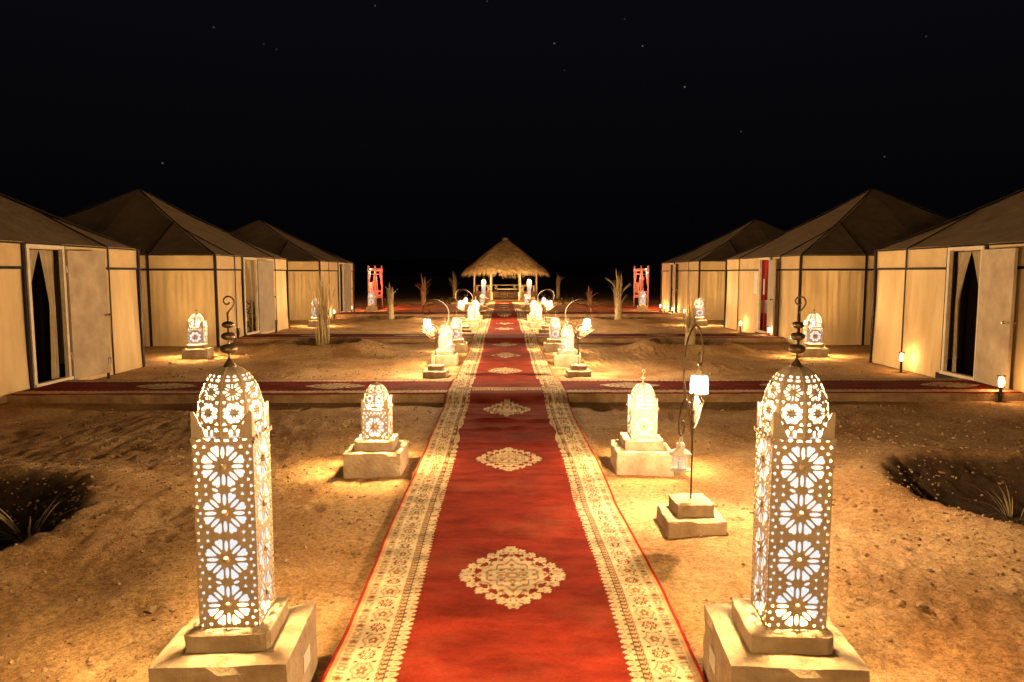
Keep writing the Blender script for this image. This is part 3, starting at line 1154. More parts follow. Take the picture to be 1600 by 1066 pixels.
ROWS = [(1.15, 6.13, 'before the nearest crossing carpet', 0),
        (1.135, 13.25, 'second in its row, past the nearest crossing', 0),
        (1.065, 15.4, 'third in its row, before the second crossing', 0),
        (1.02, 22.05, 'fourth in its row, past the second crossing', 0),
        (1.03, 25.3, 'fifth in its row, before the farthest crossing', 0),
        (1.00, 32.6, 'last in its row, nearest the gazebo', 0)]
short_objs = []
for x, y, where, rz in ROWS:
    for s in (-1, 1):
        sd = 'left' if s < 0 else 'right'
        xx = s * x + (.02 if s > 0 else 0)
        r_ = R_(rng.uniform(-3, 3))
        pl = place(PS, (xx, y, 0), r_, 'stepped plinth %s of the runner, %s' % (sd, where))
        ln_ = place(SHORT, (xx + .005, y, PS_H - .001), r_, 'short domed lantern %s of the runner, %s' % (sd, where))
        short_objs.append((ln_, SMALL_W))
for x, y, lab in ((-6.22, 14.38, 'near the front corner of the middle left tent'), (6.30, 14.42, 'near the front corner of the middle right tent'),
                  (-6.03, 22.9, 'before the wall of the far left tent, behind the reed bundle'), (6.30, 22.9, 'before the wall of the far right tent'),
                  (-5.93, 31.9, 'at the foot of the left red lit swing frame'), (6.22, 31.9, 'at the foot of the right red lit swing frame')):
    r_ = R_(8 if x < 0 else -8)
    pl = place(PS, (x, y, 0), r_, 'small stepped plinth ' + lab)
    ln_ = place(SHORT, (x, y, PS_H - .001), r_, 'short domed lantern ' + lab)
    ln_.scale = (1.36, 1.36, 1.3)
    short_objs.append((ln_, TENT_W if y < 30 else TENT_W * .2))
for ln_, pl, wt in tall_objs:
    lit(ln_, TALL_ZB, wt)
for ln_, wt in short_objs:
    lit(ln_, SHORT_ZB, wt)

# ------------------------------------------------------------------ curled hook stands with their lamps
def smooth_path(pts, sub=6):
    out = []
    P = [Vector(p) for p in pts]
    for i in range(len(P) - 1):
        p0, p1, p2, p3 = P[max(i - 1, 0)], P[i], P[i + 1], P[min(i + 2, len(P) - 1)]
        for k in range(sub):
            t = k / sub
            out.append(.5 * ((2 * p1) + (p2 - p0) * t + (2 * p0 - 5 * p1 + 4 * p2 - p3) * t * t + (3 * p1 - p0 - 3 * p2 + p3) * t ** 3))
    out.append(P[-1])
    return out


def xz(l): return [(a, 0, b) for a, b in l]


def make_hook():
    root = thing('hook_stand', '', 'hook stand', group='curled iron hook stands beside the carpet')
    MB().rough_box((0, 0, .03), (.385, .385, .14), 3).build('lower_block', M['concrete'], root)
    MB().rough_box((0, 0, .140), (.245, .245, .088), 4, .003).build('upper_block', M['concrete'], root)
    st = [(0, .15), (0, .30), (0, .45), (.01, .56), (.06, .68), (.15, .80), (.205, .90), (.225, 1.02), (.205, 1.12), (.14, 1.205), (.05, 1.255), (-.04, 1.265),
          (-.13, 1.225), (-.19, 1.15), (-.205, 1.08), (-.18, 1.02), (-.135, 1.005), (-.10, 1.03), (-.095, 1.07), (-.12, 1.09)]
    MB().tube(smooth_path(xz(st), 5), .0062, 7).build('stem', M['iron'], root, True)
    lo = [(.045, .66), (.09, .76), (.16, .83), (.24, .82), (.30, .75), (.305, .67), (.26, .63), (.21, .64), (.195, .685), (.225, .71), (.25, .69)]
    MB().tube(smooth_path(xz(lo), 5), .0055, 6).build('scroll_arm', M['iron'], root, True)
    he = [(0, .55), (.012, .66), (.045, .77), (.085, .80), (.10, .77), (.075, .745)]
    MB().tube(smooth_path(xz(he), 5), .005, 6).build('scroll_arm', M['iron'], root, True)
    # heart leaf: an outline rod with a thin pale plate inside
    def heart(k=1.0):
        pts = []
        for i in range(40):
            t = 2 * PI * i / 40
            x = 16 * math.sin(t) ** 3
            y = 13 * math.cos(t) - 5 * math.cos(2 * t) - 2 * math.cos(3 * t) - math.cos(4 * t)
            pts.append((-.12 + (y + 4) * .0105 * k, x * .0072 * k))   # tip towards -x
        return pts
    hp = heart()
    mo = MB()
    mo.tube([(a, 0, .745 + b - .10 * (a + .12)) for a, b in hp + hp[:2]], .0065, 6)
    lf = mo.build('heart_leaf', M['iron'], root, True)
    hi = [(a, b) for a, b in heart(.72)]
    holes = [ell(-.15, 0, .030, .018, 0, 10), ell(-.09, .034, .022, .012, .5, 8), ell(-.09, -.034, .022, .012, -.5, 8)]
    hm = perf(hi, holes, .003, 'heart_plate', lambda x, y, z: (x, z, .745 + y - .10 * (x + .12)), M['heart'])
    link('heart_plate', hm, lf)
    br = MB().tube(smooth_path(xz([(0, .50), (-.005, .62), (-.02, .72), (-.055, .745)]), 5), .0045, 6)
    br.build('leaf_arm', M['iron'], root, True)
    return root


def make_lamp():
    root = thing('hanging_lamp', '', 'lamp', group='glowing lamps hung from the hook stands')
    MB().lathe([(.046, -.06), (.060, -.055), (.063, .0), (.056, .058), (.040, .062)], 16).build('glass_shade', M['lampglass'], root, True)
    m = MB().lathe([(.042, .060), (.040, .072), (.022, .082), (.020, .092), (.012, .100)], 14)
    m.tube([(.018 * math.cos(2 * PI * i / 12), 0, .112 + .018 * math.sin(2 * PI * i / 12)) for i in range(13)], .0025, 5)
    m.build('cap', M['lantern'], root, True)
    MB().tube([(.058 * math.cos(2 * PI * i / 20), .058 * math.sin(2 * PI * i / 20), -.060) for i in range(21)], .006, 6, False).build('base_ring', M['lantern'], root, True)
    return root


def make_candle():
    root = thing('hanging_candle_lantern', '', 'lantern', group='small white candle lanterns hung from the hook stands')
    MB().lathe([(.030, .0), (.064, .002), (.066, .008), (.050, .014), (.046, .016)], 18).build('base', M['white'], root, True)
    MB().lathe([(.043, .016), (.043, .100)], 16).build('glass', M['candle'], root, True)
    m = MB()
    for k in range(6):
        a = 2 * PI * k / 6
        m = MB().tube([(.047 * math.cos(a), .047 * math.sin(a), .014), (.047 * math.cos(a), .047 * math.sin(a), .102)], .0042, 5)
        m.build('bar', M['white'], root)
    MB().lathe([(.068, .100), (.070, .106), (.052, .124), (.030, .138), (.026, .146), (.030, .160), (.022, .174), (.006, .180)], 18).build('roof', M['white'], root, True)
    MB().tube([(-.030, 0, .15), (-.032, 0, .19), (-.012, 0, .215), (.012, 0, .215), (.032, 0, .19), (.030, 0, .15)], .0035, 6).build('handle', M['white'], root, True)
    MB().lathe([(.014, .016), (.014, .06), (.003, .066)], 10).build('candle', M['bedwhite'], root)
    return root


HOOK, LAMP, CAND = make_hook(), make_lamp(), make_candle()
HK = [(1.21, 4.62, R_(-121), 1.07, 'beside the front right short lantern', True),
      (-1.155, 11.66, 0, 1, 'left of the runner past the nearest crossing', True),
      (1.20, 11.66, PI, 1, 'right of the runner past the nearest crossing', True),
      (-1.14, 20.42, 0, .95, 'left of the runner past the second crossing', True),
      (1.17, 20.42, PI, .95, 'right of the runner past the second crossing', True),
      (-1.45, 24.3, PI, .9, 'left of the runner before the farthest crossing', False),
      (1.48, 24.3, 0, .9, 'right of the runner before the farthest crossing', False)]
for x, y, rz, k, where, cnd in HK:
    place(HOOK, (x, y, 0), rz, 'curled iron hook stand ' + where)
    hk = bpy.data.objects[used_last[0]]
    hk.scale = (1, 1, k)
    for ch in hk.children:
        if 'block' in ch.name:
            ch.rotation_euler = (0, 0, -rz + R_(rng.uniform(-4, 4)))
    ca, sa = math.cos(rz), math.sin(rz)
    lx = -.135
    lm = place(LAMP, (x + lx * ca, y + lx * sa, 1.005 * k - .128), rz, 'glowing glass lamp on the hook stand ' + where)
    light('lamp_light', (x + lx * ca, y + lx * sa, 1.005 * k - .128 + .0), HOOK_W, None, (1.0, .66, .37), r=.03).parent = None
    if cnd:
        lx = .26
        place(CAND, (x + lx * ca, y + lx * sa, .63 * k - .222), rz, 'small white candle lantern on the hook stand ' + where)

# ------------------------------------------------------------------ tents
def wrinkle(seed, amp):
    f1, f2, p = 5 + 3 * rng.random(), 9 + 5 * rng.random(), rng.random() * 6
    def f(u, v):
        fold = math.sin(u * f1 * 2.2 + p) * .6 + math.sin(u * f2 * 2.6 + 2 * p + v * 2) * .4
        return amp * (fold * (v ** 2) + .8 * math.sin(u * 4 + v * 3 + p) * .5)
    return f


def tent(side, x, y, Wd, Dp, doors, label, inner, drape=0.022, grey=False, ap_h=3.9, patch=False):
    """origin at the middle of the wall that faces the carpet; a runs along it, b goes inward"""
    s = side
    root = thing('desert_tent', label, 'tent', (x, y, 0), 0, 'beige desert tents either side of the carpet')
    hw, hv = 2.10, Wd / 2
    P = lambda a, b, z: (s * b, a, z)
    d0, d1 = doors

    def cloth(name, pts, z0, z1, m, out, amp, nu=16, nv=10, flare=0.0):
        (a0, b0), (a1, b1) = pts
        wr = wrinkle(0, amp)
        na, nb = out
        mb = MB()
        def f(u, v):
            d = wr(u, v) * math.sin(PI * min(max(u, 0), 1)) ** .4 + flare * (1 - v) ** 2
            if nu > 40:
                d += .022 * abs(math.sin(u * PI * 9 + .9 * math.sin(u * 13) + .5 * v)) * (.15 + v ** 1.6) + .03 * math.sin(u * 9 + (1 - v) * 2.5) * (1 - v) * .6
                d *= min(1, .12 + (1 - v) * 5)
            return P(a0 + (a1 - a0) * u + na * d, b0 + (b1 - b0) * u + nb * d, z0 + (z1 - z0) * v)
        mb.grid(f, nu, nv)
        return mb.build(name, m, root, True)
    def strap(a, b, z0, a2, b2, z1, w=.045, t=.022):
        mb = MB()
        p, q = Vector(P(a, b, z0)), Vector(P(a2, b2, z1))
        d = q - p
        rot = d.to_track_quat('Z', 'Y').to_matrix()
        mb.box((p + q) / 2, (w, w if t is None else t, d.length), rot)
        return mb.build('strap', M['strap'], root)
    # path wall (b = 0)
    segs = [(-hv, -1.55), (-1.55, d0), (d1, 1.55), (1.55, hv)]
    for a0, a1 in segs:
        cloth('wall_panel', ((a0, 0), (a1, 0)), .0, 1.80, M['wall'], (0, -1), drape * .5, flare=.03)
        cloth('valance', ((a0, -.018), (a1, -.018)), 1.77, hw + .02, M['valance'], (0, -1), .006, 8, 3)
        MB().box(P((a0 + a1) / 2, -.030, 1.765), (.014, a1 - a0 - .004, .040)).build('strap', M['strap'], root)
    cloth('lintel_panel', ((d0, 0), (d1, 0)), 2.03, hw + .02, M['valance'], (0, -1), .004, 6, 2)
    for a in (-1.55, 1.55):
        MB().box(P(a, -.036, 1.05), (.012, .030, 2.1)).build('strap', M['strap'], root)
    # camera wall (a = -hv) and its opposite
    for a, o_ in ((-hv, -1), (hv, 1)):
        for b0, b1 in ((0, 1.5), (1.5, Dp - 1.5), (Dp - 1.5, Dp)):
            cloth('wall_panel', ((a, b0), (a, b1)), .0, 1.80, M['wall'], (o_, 0), drape, 72 if drape > .03 else 44, 14, flare=.03)
            cloth('valance', ((a + o_ * .018, b0), (a + o_ * .018, b1)), 1.77, hw + .02, M['valance'], (o_, 0), .006, 8, 3)
            MB().box(P(a + o_ * .034, (b0 + b1) / 2, 1.765), (b1 - b0 - .004, .014, .045)).build('strap', M['strap'], root)
        for b in (1.5, Dp - 1.5):
            MB().box(P(a + o_ * .046, b, 1.05), (.055, .012, 2.1)).build('strap', M['strap'], root)
        for b in (0, Dp):
            MB().box(P(a + o_ * .024, b - .024 + .048 * (b > 0), 1.05), (.055, .055, 2.12)).build('corner_strap', M['strap'], root)
    cloth('wall_panel', ((-hv, Dp), (hv, Dp)), 0, hw, M['wall'], (0, 1), drape)
    # roof: four slopes cut into strips at the seams
    apex = Vector(P(0, Dp / 2, ap_h))
    ov = .035
    def slope(pa, pb, seams):
        A, B = Vector(pa), Vector(pb)
        L = (B - A).length
        e = (B - A) / L
        ap_s = (apex - A).dot(e)
        T = apex - (A + e * ap_s)
        cuts = sorted([0, L, ap_s] + [c for c in seams])
        for c0, c1 in zip(cuts, cuts[1:]):
            mb = MB()
            def tm(c): return c / ap_s if c <= ap_s + 1e-9 else (L - c) / (L - ap_s)
            def f(u, v):
                c = c0 + (c1 - c0) * u
                k = tm(c)
                p = A + e * c + T * (k * v)
                sag = .05 * math.sin(PI * v * k) * (.4 + .6 * math.sin(PI * u)) + .05 * math.sin(PI * min(1, k * v))
                return (p.x, p.y, p.z - sag)
            mb.grid(f, 6, 12)
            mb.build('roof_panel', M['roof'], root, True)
        for c in seams:
            k = tm(c)
            pts = []
            for i in range(13):
                v = i / 12
                p = A + e * c + T * (k * v)
                sag = .05 * math.sin(PI * v * k) * .4 + .05 * math.sin(PI * min(1, k * v))
                pts.append((p.x, p.y, p.z - sag + .012))
            MB().tube(pts, .013, 5).build('roof_seam', M['strap'], root)
    c = [P(-hv - ov, -ov, hw), P(hv + ov, -ov, hw), P(hv + ov, Dp + ov, hw), P(-hv - ov, Dp + ov, hw)]
    slope(c[0], c[1], [hv + ov - 1.55, hv + ov + 1.55])
    slope(c[1], c[2], [1.5 + ov, Dp - 1.5 + ov])
    slope(c[2], c[3], [hv + ov - 1.55, hv + ov + 1.55])
    slope(c[3], c[0], [1.5 + ov, Dp - 1.5 + ov])
    for q in c:
        A = Vector(q)
        pts = []
        for i in range(13):
            v = i / 12
            p = A + (apex - A) * v
            pts.append((p.x, p.y, p.z - .05 * math.sin(PI * v) * 1.0 + .012))
        MB().tube(pts, .016, 5).build('roof_seam', M['strap'], root)
    # eave binding
    for p, q in zip(c, c[1:] + c[:1]):
        MB().tube([p, q], .013, 5).build('eave_binding', M['strap'], root)
    # door frame
    fr = thing_part('door_frame', root)
    for a in (d0 + .03, d1 - .03):
        MB().box(P(a, -.035, 1.07), (.06, .055, 1.94)).build('jamb', M['timber'], fr)
    MB().box(P((d0 + d1) / 2, -.035, 2.065), (.06, d1 - d0, .05)).build('head', M['timber'], fr)
    MB().box(P((d0 + d1) / 2, -.045, .125), (.09, d1 - d0, .05)).build('sill', M['timber'], fr)
    MB().box(P((d0 + d1) / 2, -.03, .05), (.05, d1 - d0 + .3, .10)).build('threshold', M['strap'], root)
    for a in (d0 - .025, d1 + .025):
        MB().box(P(a, -.028, 1.06), (.035, .05, 2.1)).build('door_strap', M['strap'], root)
    # leaf, swung right back against the wall; on the left side it hinges at the far jamb, on the right at the near one
    hinge = d1 if s < 0 else d0
    sg = 1 if s < 0 else -1
    lw = (d1 - d0) * (.98 if not patch else .80)
    ang = R_(7)
    lf = bpy.data.objects.new('door_leaf', None)
    C.objects.link(lf)
    lf.parent = root
    lf.location = P(hinge + sg * .01, -.075, 0)
    lf.rotation_euler = (0, 0, 0)
    mb = MB()
    n_ = Vector((s * -math.sin(ang) * 1, sg * math.cos(ang), 0))
    rot = Matrix(((n_.y * 1.0, n_.x, 0), (-n_.x, n_.y, 0), (0, 0, 1)))
    mb.box(n_ * (lw / 2) + Vector((0, 0, 1.06)), (.042, lw, 1.94), rot, bev=.006)
    lo = mb.build('leaf_board', M['doorgrey'] if grey else M['door'], lf)
    kn = MB()
    kp = n_ * (lw * .92) + Vector((0, 0, 1.02))
    nx = Vector((-s, 0, 0))
    kn.tube([kp - nx * .07, kp + nx * .07], .009, 8)
    for q in (-1, 1):
        kn.tube([kp + nx * (.055 * q), kp + nx * (.062 * q), kp + nx * (.085 * q), kp + nx * (.098 * q)], [.012, .026, .028, .010], 10)
    kn.build('knob', M['chrome'], lf, True)
    hg = MB()
    for z in (.45, 1.75):
        hg.tube([(0, 0, z - .05), (0, 0, z + .05)], .011, 8)
    hg.build('hinge', M['chrome'], lf)
    # curtains tied back
    for q in (-1, 1):
        mid = (d0 + d1) / 2
        w2 = (d1 - d0) / 2 - .07
        mb = MB()
        def f(u, v):
            z = 2.02 - 1.9 * v
            kk = (.90, .52) if q * s > 0 else (.52, .90)
            ko = .92 if inner else (kk[0] if s < 0 else .80)
            op = 1 - ko * min(1, v / .42) ** .9 if v < .42 else (1 - ko) + .08 * (v - .42)
            a = mid + q * (w2 - u * w2 * op)
            return P(a, .06 + .018 * math.sin(u * 17 + v * 2) + .02 * v, z)
        mb.grid(f, 18, 20)
        mb.build('curtain', M['redcloth'] if inner == 'red' else M['curtain'], root, True)
    # inside
    MB().box(P(0, Dp / 2, .04), (Dp - .1, Wd - .1, .05)).build('groundsheet', M['darkfloor'], root)
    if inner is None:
        MB().box(P((d0 + d1) / 2, .55, 1.06), (.02, 1.9, 1.98)).build('interior_shade_sheet', M['black'], root)  # added black sheet standing in for the darkness inside the tent
    if inner in ('red', 'tan'):
        im = M['redcloth'] if inner == 'red' else M['wall']
        cm = (d0 + d1) / 2
        MB().box(P(cm + (.2), 2.6, 1.05), (.03, 3.4, 2.0)).build('inner_wall', im, root)
        MB().box(P(cm + 1.4, 1.4, 1.05), (2.4, .03, 2.0)).build('inner_wall', im, root)
        bed = MB().box(P(cm + .90, .75, .30), (1.1, .8, .52), bev=.04)
        bed.build('bed', M['redcloth'] if inner == 'red' else M['pattern'], root)
        MB().box(P(cm + 1.0, .68, .74), (.85, .36, .38), bev=.1).build('bolster', M['bedwhite'] if inner == 'red' else M['pattern'], root)
        light('tent_lamp', P(cm - .2, 1.1, 1.75), 34 if inner == 'red' else 34, root, (1, .72, .42), .06)
        if inner == 'red':
            MB().box(P(d1 - .16, .03, 1.32), (.03, .05, .42), bev=.01).build('tie_band', M['bedwhite'], root)
    if patch:
        MB().box(P(d1 + .34, -.012, 1.42), (.010, .26, .60)).build('cloth_patch', M['bedwhite'], root)
    return root


def thing_part(name, parent):
    o_ = bpy.data.objects.new(name, None)
    C.objects.link(o_)
    o_.parent = parent
    return o_


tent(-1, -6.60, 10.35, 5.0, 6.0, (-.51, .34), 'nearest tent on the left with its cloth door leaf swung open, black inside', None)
tent(-1, -6.67, 19.2, 5.4, 6.0, (-1.01, -.06), 'middle tent on the left with tall peaked roof and patterned bedding in its doorway', 'tan', grey=True)
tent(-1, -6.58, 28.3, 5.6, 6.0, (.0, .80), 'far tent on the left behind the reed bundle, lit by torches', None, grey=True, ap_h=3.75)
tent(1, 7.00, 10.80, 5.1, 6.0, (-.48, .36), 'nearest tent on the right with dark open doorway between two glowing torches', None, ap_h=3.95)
tent(1, 6.92, 19.35, 5.5, 6.0, (-.93, -.16), 'middle tent on the right with red interior glowing through its narrow doorway', 'red', drape=.05, patch=True, grey=True, ap_h=3.95)
tent(1, 6.98, 28.4, 6.0, 6.0, (.72, 1.43), 'far tent on the right near the red lit swing, pleated wall facing the camera', None, drape=.055, ap_h=3.8)

# ------------------------------------------------------------------ torches at the foot of the tents
def make_torch(on):
    root = thing('garden_torch', '', 'torch', group='small garden torches at the foot of the tents')
    MB().lathe([(.014, -.06), (.020, .0), (.024, .10), (.018, .165), (.026, .185), (.034, .192)], 10).build('stake', M['black'], root, True)
    MB().lathe([(.016, .190), (.030, .205), (.033, .27), (.028, .325), (.012, .335)], 12).build('flame_glass', M['flame'] if on else M['black'], root, True)
    for k in range(4):
        a = 2 * PI * k / 4 + .4
        MB().tube([(.032 * math.cos(a), .032 * math.sin(a), .19), (.046 * math.cos(a), .046 * math.sin(a), .26), (.048 * math.cos(a), .048 * math.sin(a), .345)], .0042, 5).build('bar', M['black'], root)
    MB().tube([(.048 * math.cos(2 * PI * i / 16), .048 * math.sin(2 * PI * i / 16), .347) for i in range(17)], .006, 5).build('top_ring', M['black'], root)
    return root


TON, TOFF = make_torch(True), make_torch(False)
for x, y, on, lab in ((6.80, 12.05, True, 'glowing torch by the far side of the nearest right tent doorway'), (6.58, 9.28, True, 'glowing torch standing before the nearest right tent door leaf'),
                      (6.74, 20.2, True, 'glowing torch left of the red doorway of the middle right tent'), (6.70, 17.9, True, 'glowing torch under the open door leaf of the middle right tent'),
                      (6.78, 30.8, True, 'glowing torch at the far corner of the far right tent'), (6.80, 30.1, True, 'glowing torch left of the far right tent doorway'),
                      (6.72, 28.3, True, 'glowing torch by the door leaf of the far right tent'), (6.78, 26.7, True, 'glowing torch behind the palm stump on the far right tent wall'),
                      (-6.40, 26.8, True, 'glowing torch right of the reed bundle at the far left tent'), (-6.40, 29.9, True, 'glowing torch by the door leaf of the far left tent'),
                      (-6.52, 17.4, False, 'unlit dark torch left of the middle left tent doorway'), (-6.52, 20.3, False, 'unlit dark torch under the door leaf of the middle left tent'),
                      (-6.44, 11.5, False, 'unlit dark torch under the door leaf of the nearest left tent')):
    place(TON if on else TOFF, (x, y, gh(x, y)), rng.uniform(0, 1), lab)
    if on:
        light('torch_light', (x, y, gh(x, y) + .26), TORCH_W * (1 if y < 25 else 1.6), None, (1, .56, .22), .02)

# ------------------------------------------------------------------ thatched gazebo
GC = (.10, 43.9)
gz = thing('thatched_gazebo', 'thatched gazebo with pale posts and low clay walls at the far end of the runner', 'gazebo', (GC[0], GC[1], 0))
MB().lathe([(2.35, -.05), (2.35, .07), (2.32, .085)], 24).build('floor', M['slab'], gz)
posts = [(-.87, -1.75), (.87, -1.75), (-1.92, 0), (1.92, 0), (-.87, 1.75), (.87, 1.75)]
for px, py in posts:
    MB().tube([(px, py, .05), (px, py, .9), (px * .985, py * .985, 2.1)], [.062, .056, .05], 10).build('post', M['post'], gz, True)
pairs = [(0, 2), (1, 3), (2, 4), (3, 5), (4, 5)]
for i, j in pairs:
    A, B = Vector((*posts[i], 0)), Vector((*posts[j], 0))
    d = B - A
    rot = Matrix.Rotation(math.atan2(d.y, d.x), 3, 'Z')
    mid = (A + B) / 2
    MB().box(mid + Vector((0, 0, .30)), (d.length - .14, .14, .48), rot, bev=.02).build('low_wall', M['claywall'], gz)
    MB().box(mid + Vector((0, 0, .90)), (d.length - .10, .07, .055), rot).build('hand_rail', M['post'], gz)
    for k in (-1, 1):
        # curved bracket between rail and wall
        p0 = A + d * (.5 + k * .42)
        pts = []
        for q in range(9):
            t = q / 8
            pts.append(p0 - d * k * (.10 * math.sin(t * PI * 2) ** 2 + .03) + Vector((0, 0, .54 + .34 * t)))
        MB().tube(pts, [.05, .05, .03, .05, .06, .05, .03, .05, .05], 6).build('bracket', M['post'], gz, True)
for k in (-1, 1):
    MB().box((k * .80, -1.80, .30), (.12, .16, .50), bev=.01).build('entrance_block', M['white'], gz)
ring_pts = [(*posts[i], 2.02) for i in (0, 1, 3, 5, 4, 2, 0)]
MB().tube(ring_pts, .05, 6).build('ring_beam', M['post'], gz)
# thatch: a dark under-cone with thousands of straws laid down the slope
RE, HE, HA = 2.50, 1.80, 3.72
und = MB().lathe([(RE * .97, HE - .02), (RE * .62, HE + .62), (RE * .3, HE + 1.25), (.05, HA - .10)], 28)
und.build('roof_core', M['thatch'], gz, True)
tb = MB()
tr = random.Random(3)
def roof_r(t): return RE * (t ** .93)
for k in range(9000):
    a = tr.uniform(0, 2 * PI)
    t0 = tr.random() ** .55
    ln_ = tr.uniform(.25, .55)
    z0 = HA - (HA - HE) * t0
    r0 = roof_r(t0)
    t1 = t0 + ln_ / 2.9
    r1, z1 = roof_r(t1) if t1 > 0 else 0, HA - (HA - HE) * t1
    lift0, lift1 = .0, tr.uniform(.01, .085)
    if t1 > 1.0:
        z1 -= tr.uniform(.0, .22) * (t1 - .95) * 4
        r1 = RE + (r1 - RE) * .6 + tr.uniform(-.06, .05)
    a1 = a + tr.uniform(-.05, .05) / max(r1, .3)
    w = tr.uniform(.008, .02)
    p, q = Vector((r0 * math.cos(a), r0 * math.sin(a), z0 + .02)), Vector((r1 * math.cos(a1), r1 * math.sin(a1), z1 + lift1))
    sd = Vector((-math.sin(a), math.cos(a), 0)) * w
    n_ = len(tb.v)
    up = Vector((math.cos(a) * .5, math.sin(a) * .5, .8)) * w
    tb.v += [tuple(p - sd), tuple(p + sd), tuple(q + sd * .3), tuple(q - sd * .3), tuple((p + q) / 2 + up)]
    tb.f += [(n_, n_ + 1, n_ + 4), (n_ + 1, n_ + 2, n_ + 4), (n_ + 2, n_ + 3, n_ + 4), (n_ + 3, n_, n_ + 4)]
for k in range(160):
    a = tr.uniform(0, 2 * PI); r = tr.uniform(0, .12)
    p = Vector((r * math.cos(a), r * math.sin(a), HA - .12))
    q = p + Vector((tr.uniform(-.14, .14), tr.uniform(-.14, .14), tr.uniform(.05, .22)))
    tb.tube([p, q], [.012, .004], 3, False)
th_ = tb.build('thatch', M['thatch'], gz)
th_['kind'] = 'stuff'

tbm = thing('low_table', 'pale topped table on slanted thin legs inside the gazebo', 'table', (.22, 44.2, .08))
MB().box((0, 0, .60), (1.28, .55, .06), bev=.008).build('tabletop', M['white'], tbm)
for k in (-1, 1):
    for q in (-1, 1):
        MB().tube([(k * .58, q * .20, .58), (k * .44, q * .18, .22)], .016, 6).build('leg', M['iron'], tbm)
    MB().box((k * .27, 0, .20), (.36, .42, .03)).build('foot_rail', M['iron'], tbm)
    MB().tube([(k * .06, 0, .58), (k * .06, 0, .0)], .018, 6).build('leg', M['iron'], tbm)
    MB().tube([(k * .44, 0, .20), (k * .46, 0, .0)], .014, 6).build('leg', M['iron'], tbm)

# ------------------------------------------------------------------ swings lit by a red lamp
def make_swing(side):
    root = thing('swing_frame', '', 'swing', group='painted swing frames beyond the tents')
    s = side
    for px in (-.165, .165):
        for py in (-.85, .85):
            MB().lathe([(.040, -.05), (.038, 1.80), (.030, 1.84), (.040, 1.88), (.028, 1.93), (.042, 1.99), (.020, 2.03)], 10, (px, py, 0)).build('post', M['pink'], root, True)
    for py in (-.85, .85):
        MB().box((0, py, 1.80), (.44, .06, .07)).build('cross_bar', M['pink'], root)
        MB().box((0, py, 1.62), (.33, .04, .04)).build('cross_bar', M['pink'], root)
    for px in (-.12, .12):
        MB().box((px, 0, 1.865), (.05, 1.9, .06)).build('beam', M['pink'], root)
    for px, e in ((-.12, -1), (.12, 1)):
        for py in (-.55, .55):
            MB().tube([(px, py, 1.84), (px + e * .09, py, .95), (px + e * .11, py, .60)], .016, 6).build('rope', M['pink'], root)
    MB().box((.0, 0, .56), (.46, 1.15, .13), bev=.02).build('seat', M['pink'], root)
    for py in (-.55, .55):
        MB().box((0, py, .80), (.46, .05, .05)).build('arm_rest', M['pink'], root)
        for px in (-.2, .0, .2):
            MB().box((px, py, .70), (.035, .035, .17)).build('spindle', M['pink'], root)
    MB().box((-s * .21, 0, .98), (.04, 1.1, .5), bev=.01).build('backrest', M['pink'], root)
    MB().lathe([(.02, -.07), (.05, -.05), (.06, 0), (.05, .05), (.02, .07)], 12, (-.06 * s * -1, -.15, 1.42)).build('red_lamp', M['redlamp'], root, True)
    light('red_light', (.0 + s * .06, -.15, 1.42), 420, root, (1, .10, .05), .05)
    light('red_light', (.0, -.75, 1.75), 200, root, (1, .16, .10), .05)
    return root


s1 = make_swing(1)
s1.location = (-6.12, 34.0, 0); s1['label'] = 'painted swing frame in red light beyond the far left tent'
s2 = copy_tree(s1)
s2.location = (6.55, 34.0, 0); s2.rotation_euler = (0, 0, PI * 0); s2['label'] = 'painted swing frame in red light beyond the far right tent'

# ------------------------------------------------------------------ palms and plants
def frond_mesh(name, L, spread, n, bend, m, seed):
    """a dry palm frond: stalk with folded leaflets, growing along +z and bending to +x"""
    r = random.Random(seed)
    mb = MB()
    P0 = [Vector((bend * (t ** 2), 0, L * t * (1 - .12 * abs(bend) * t))) for t in [i / 8 for i in range(9)]]
    mb.tube(P0, [.011 - .009 * i / 8 for i in range(9)], 4)
    for k in range(n):
        t = .25 + .75 * (k + r.random()) / n
        p = Vector((bend * t * t, 0, L * t * (1 - .12 * abs(bend) * t)))
        sd = 1 if k % 2 else -1
        ll = L * r.uniform(.16, .26) * (1.1 - .6 * t)
        d = Vector((r.uniform(-.1, .25), sd * spread * r.uniform(.5, 1.2), 1)).normalized()
        q = p + d * ll
        w = Vector((.006, .0, .0)) if r.random() < .5 else Vector((.0, .007, 0))
        i = len(mb.v)
        mb.v += [tuple(p - w), tuple(p + w), tuple(q), tuple((p + q) / 2 + Vector((.006, 0, 0)))]
        mb.f += [(i, i + 3, i + 2), (i + 3, i + 1, i + 2)]
    return mb.mesh(name, m)


FR = [frond_mesh('frond', 1.0, .28, 26, .10, M['frond'], 1), frond_mesh('frond', 1.0, .40, 30, .22, M['frond'], 2),
      frond_mesh('frond', 1.0, .22, 20, .05, M['frond'], 3), frond_mesh('frond', 1.0, .38, 30, .16, M['frondgreen'], 4),
      frond_mesh('frond', 1.0, .16, 26, .03, M['frond'], 5)]
DROOP = frond_mesh('frond', 1.0, .35, 30, .5, M['frond'], 6)
reed = MB().tube([(0, 0, 0), (.004, 0, .4), (.012, .004, .8), (.03, .0, 1.0)], [.011, .010, .007, .002], 5).mesh('stalk', M['frond'], True)


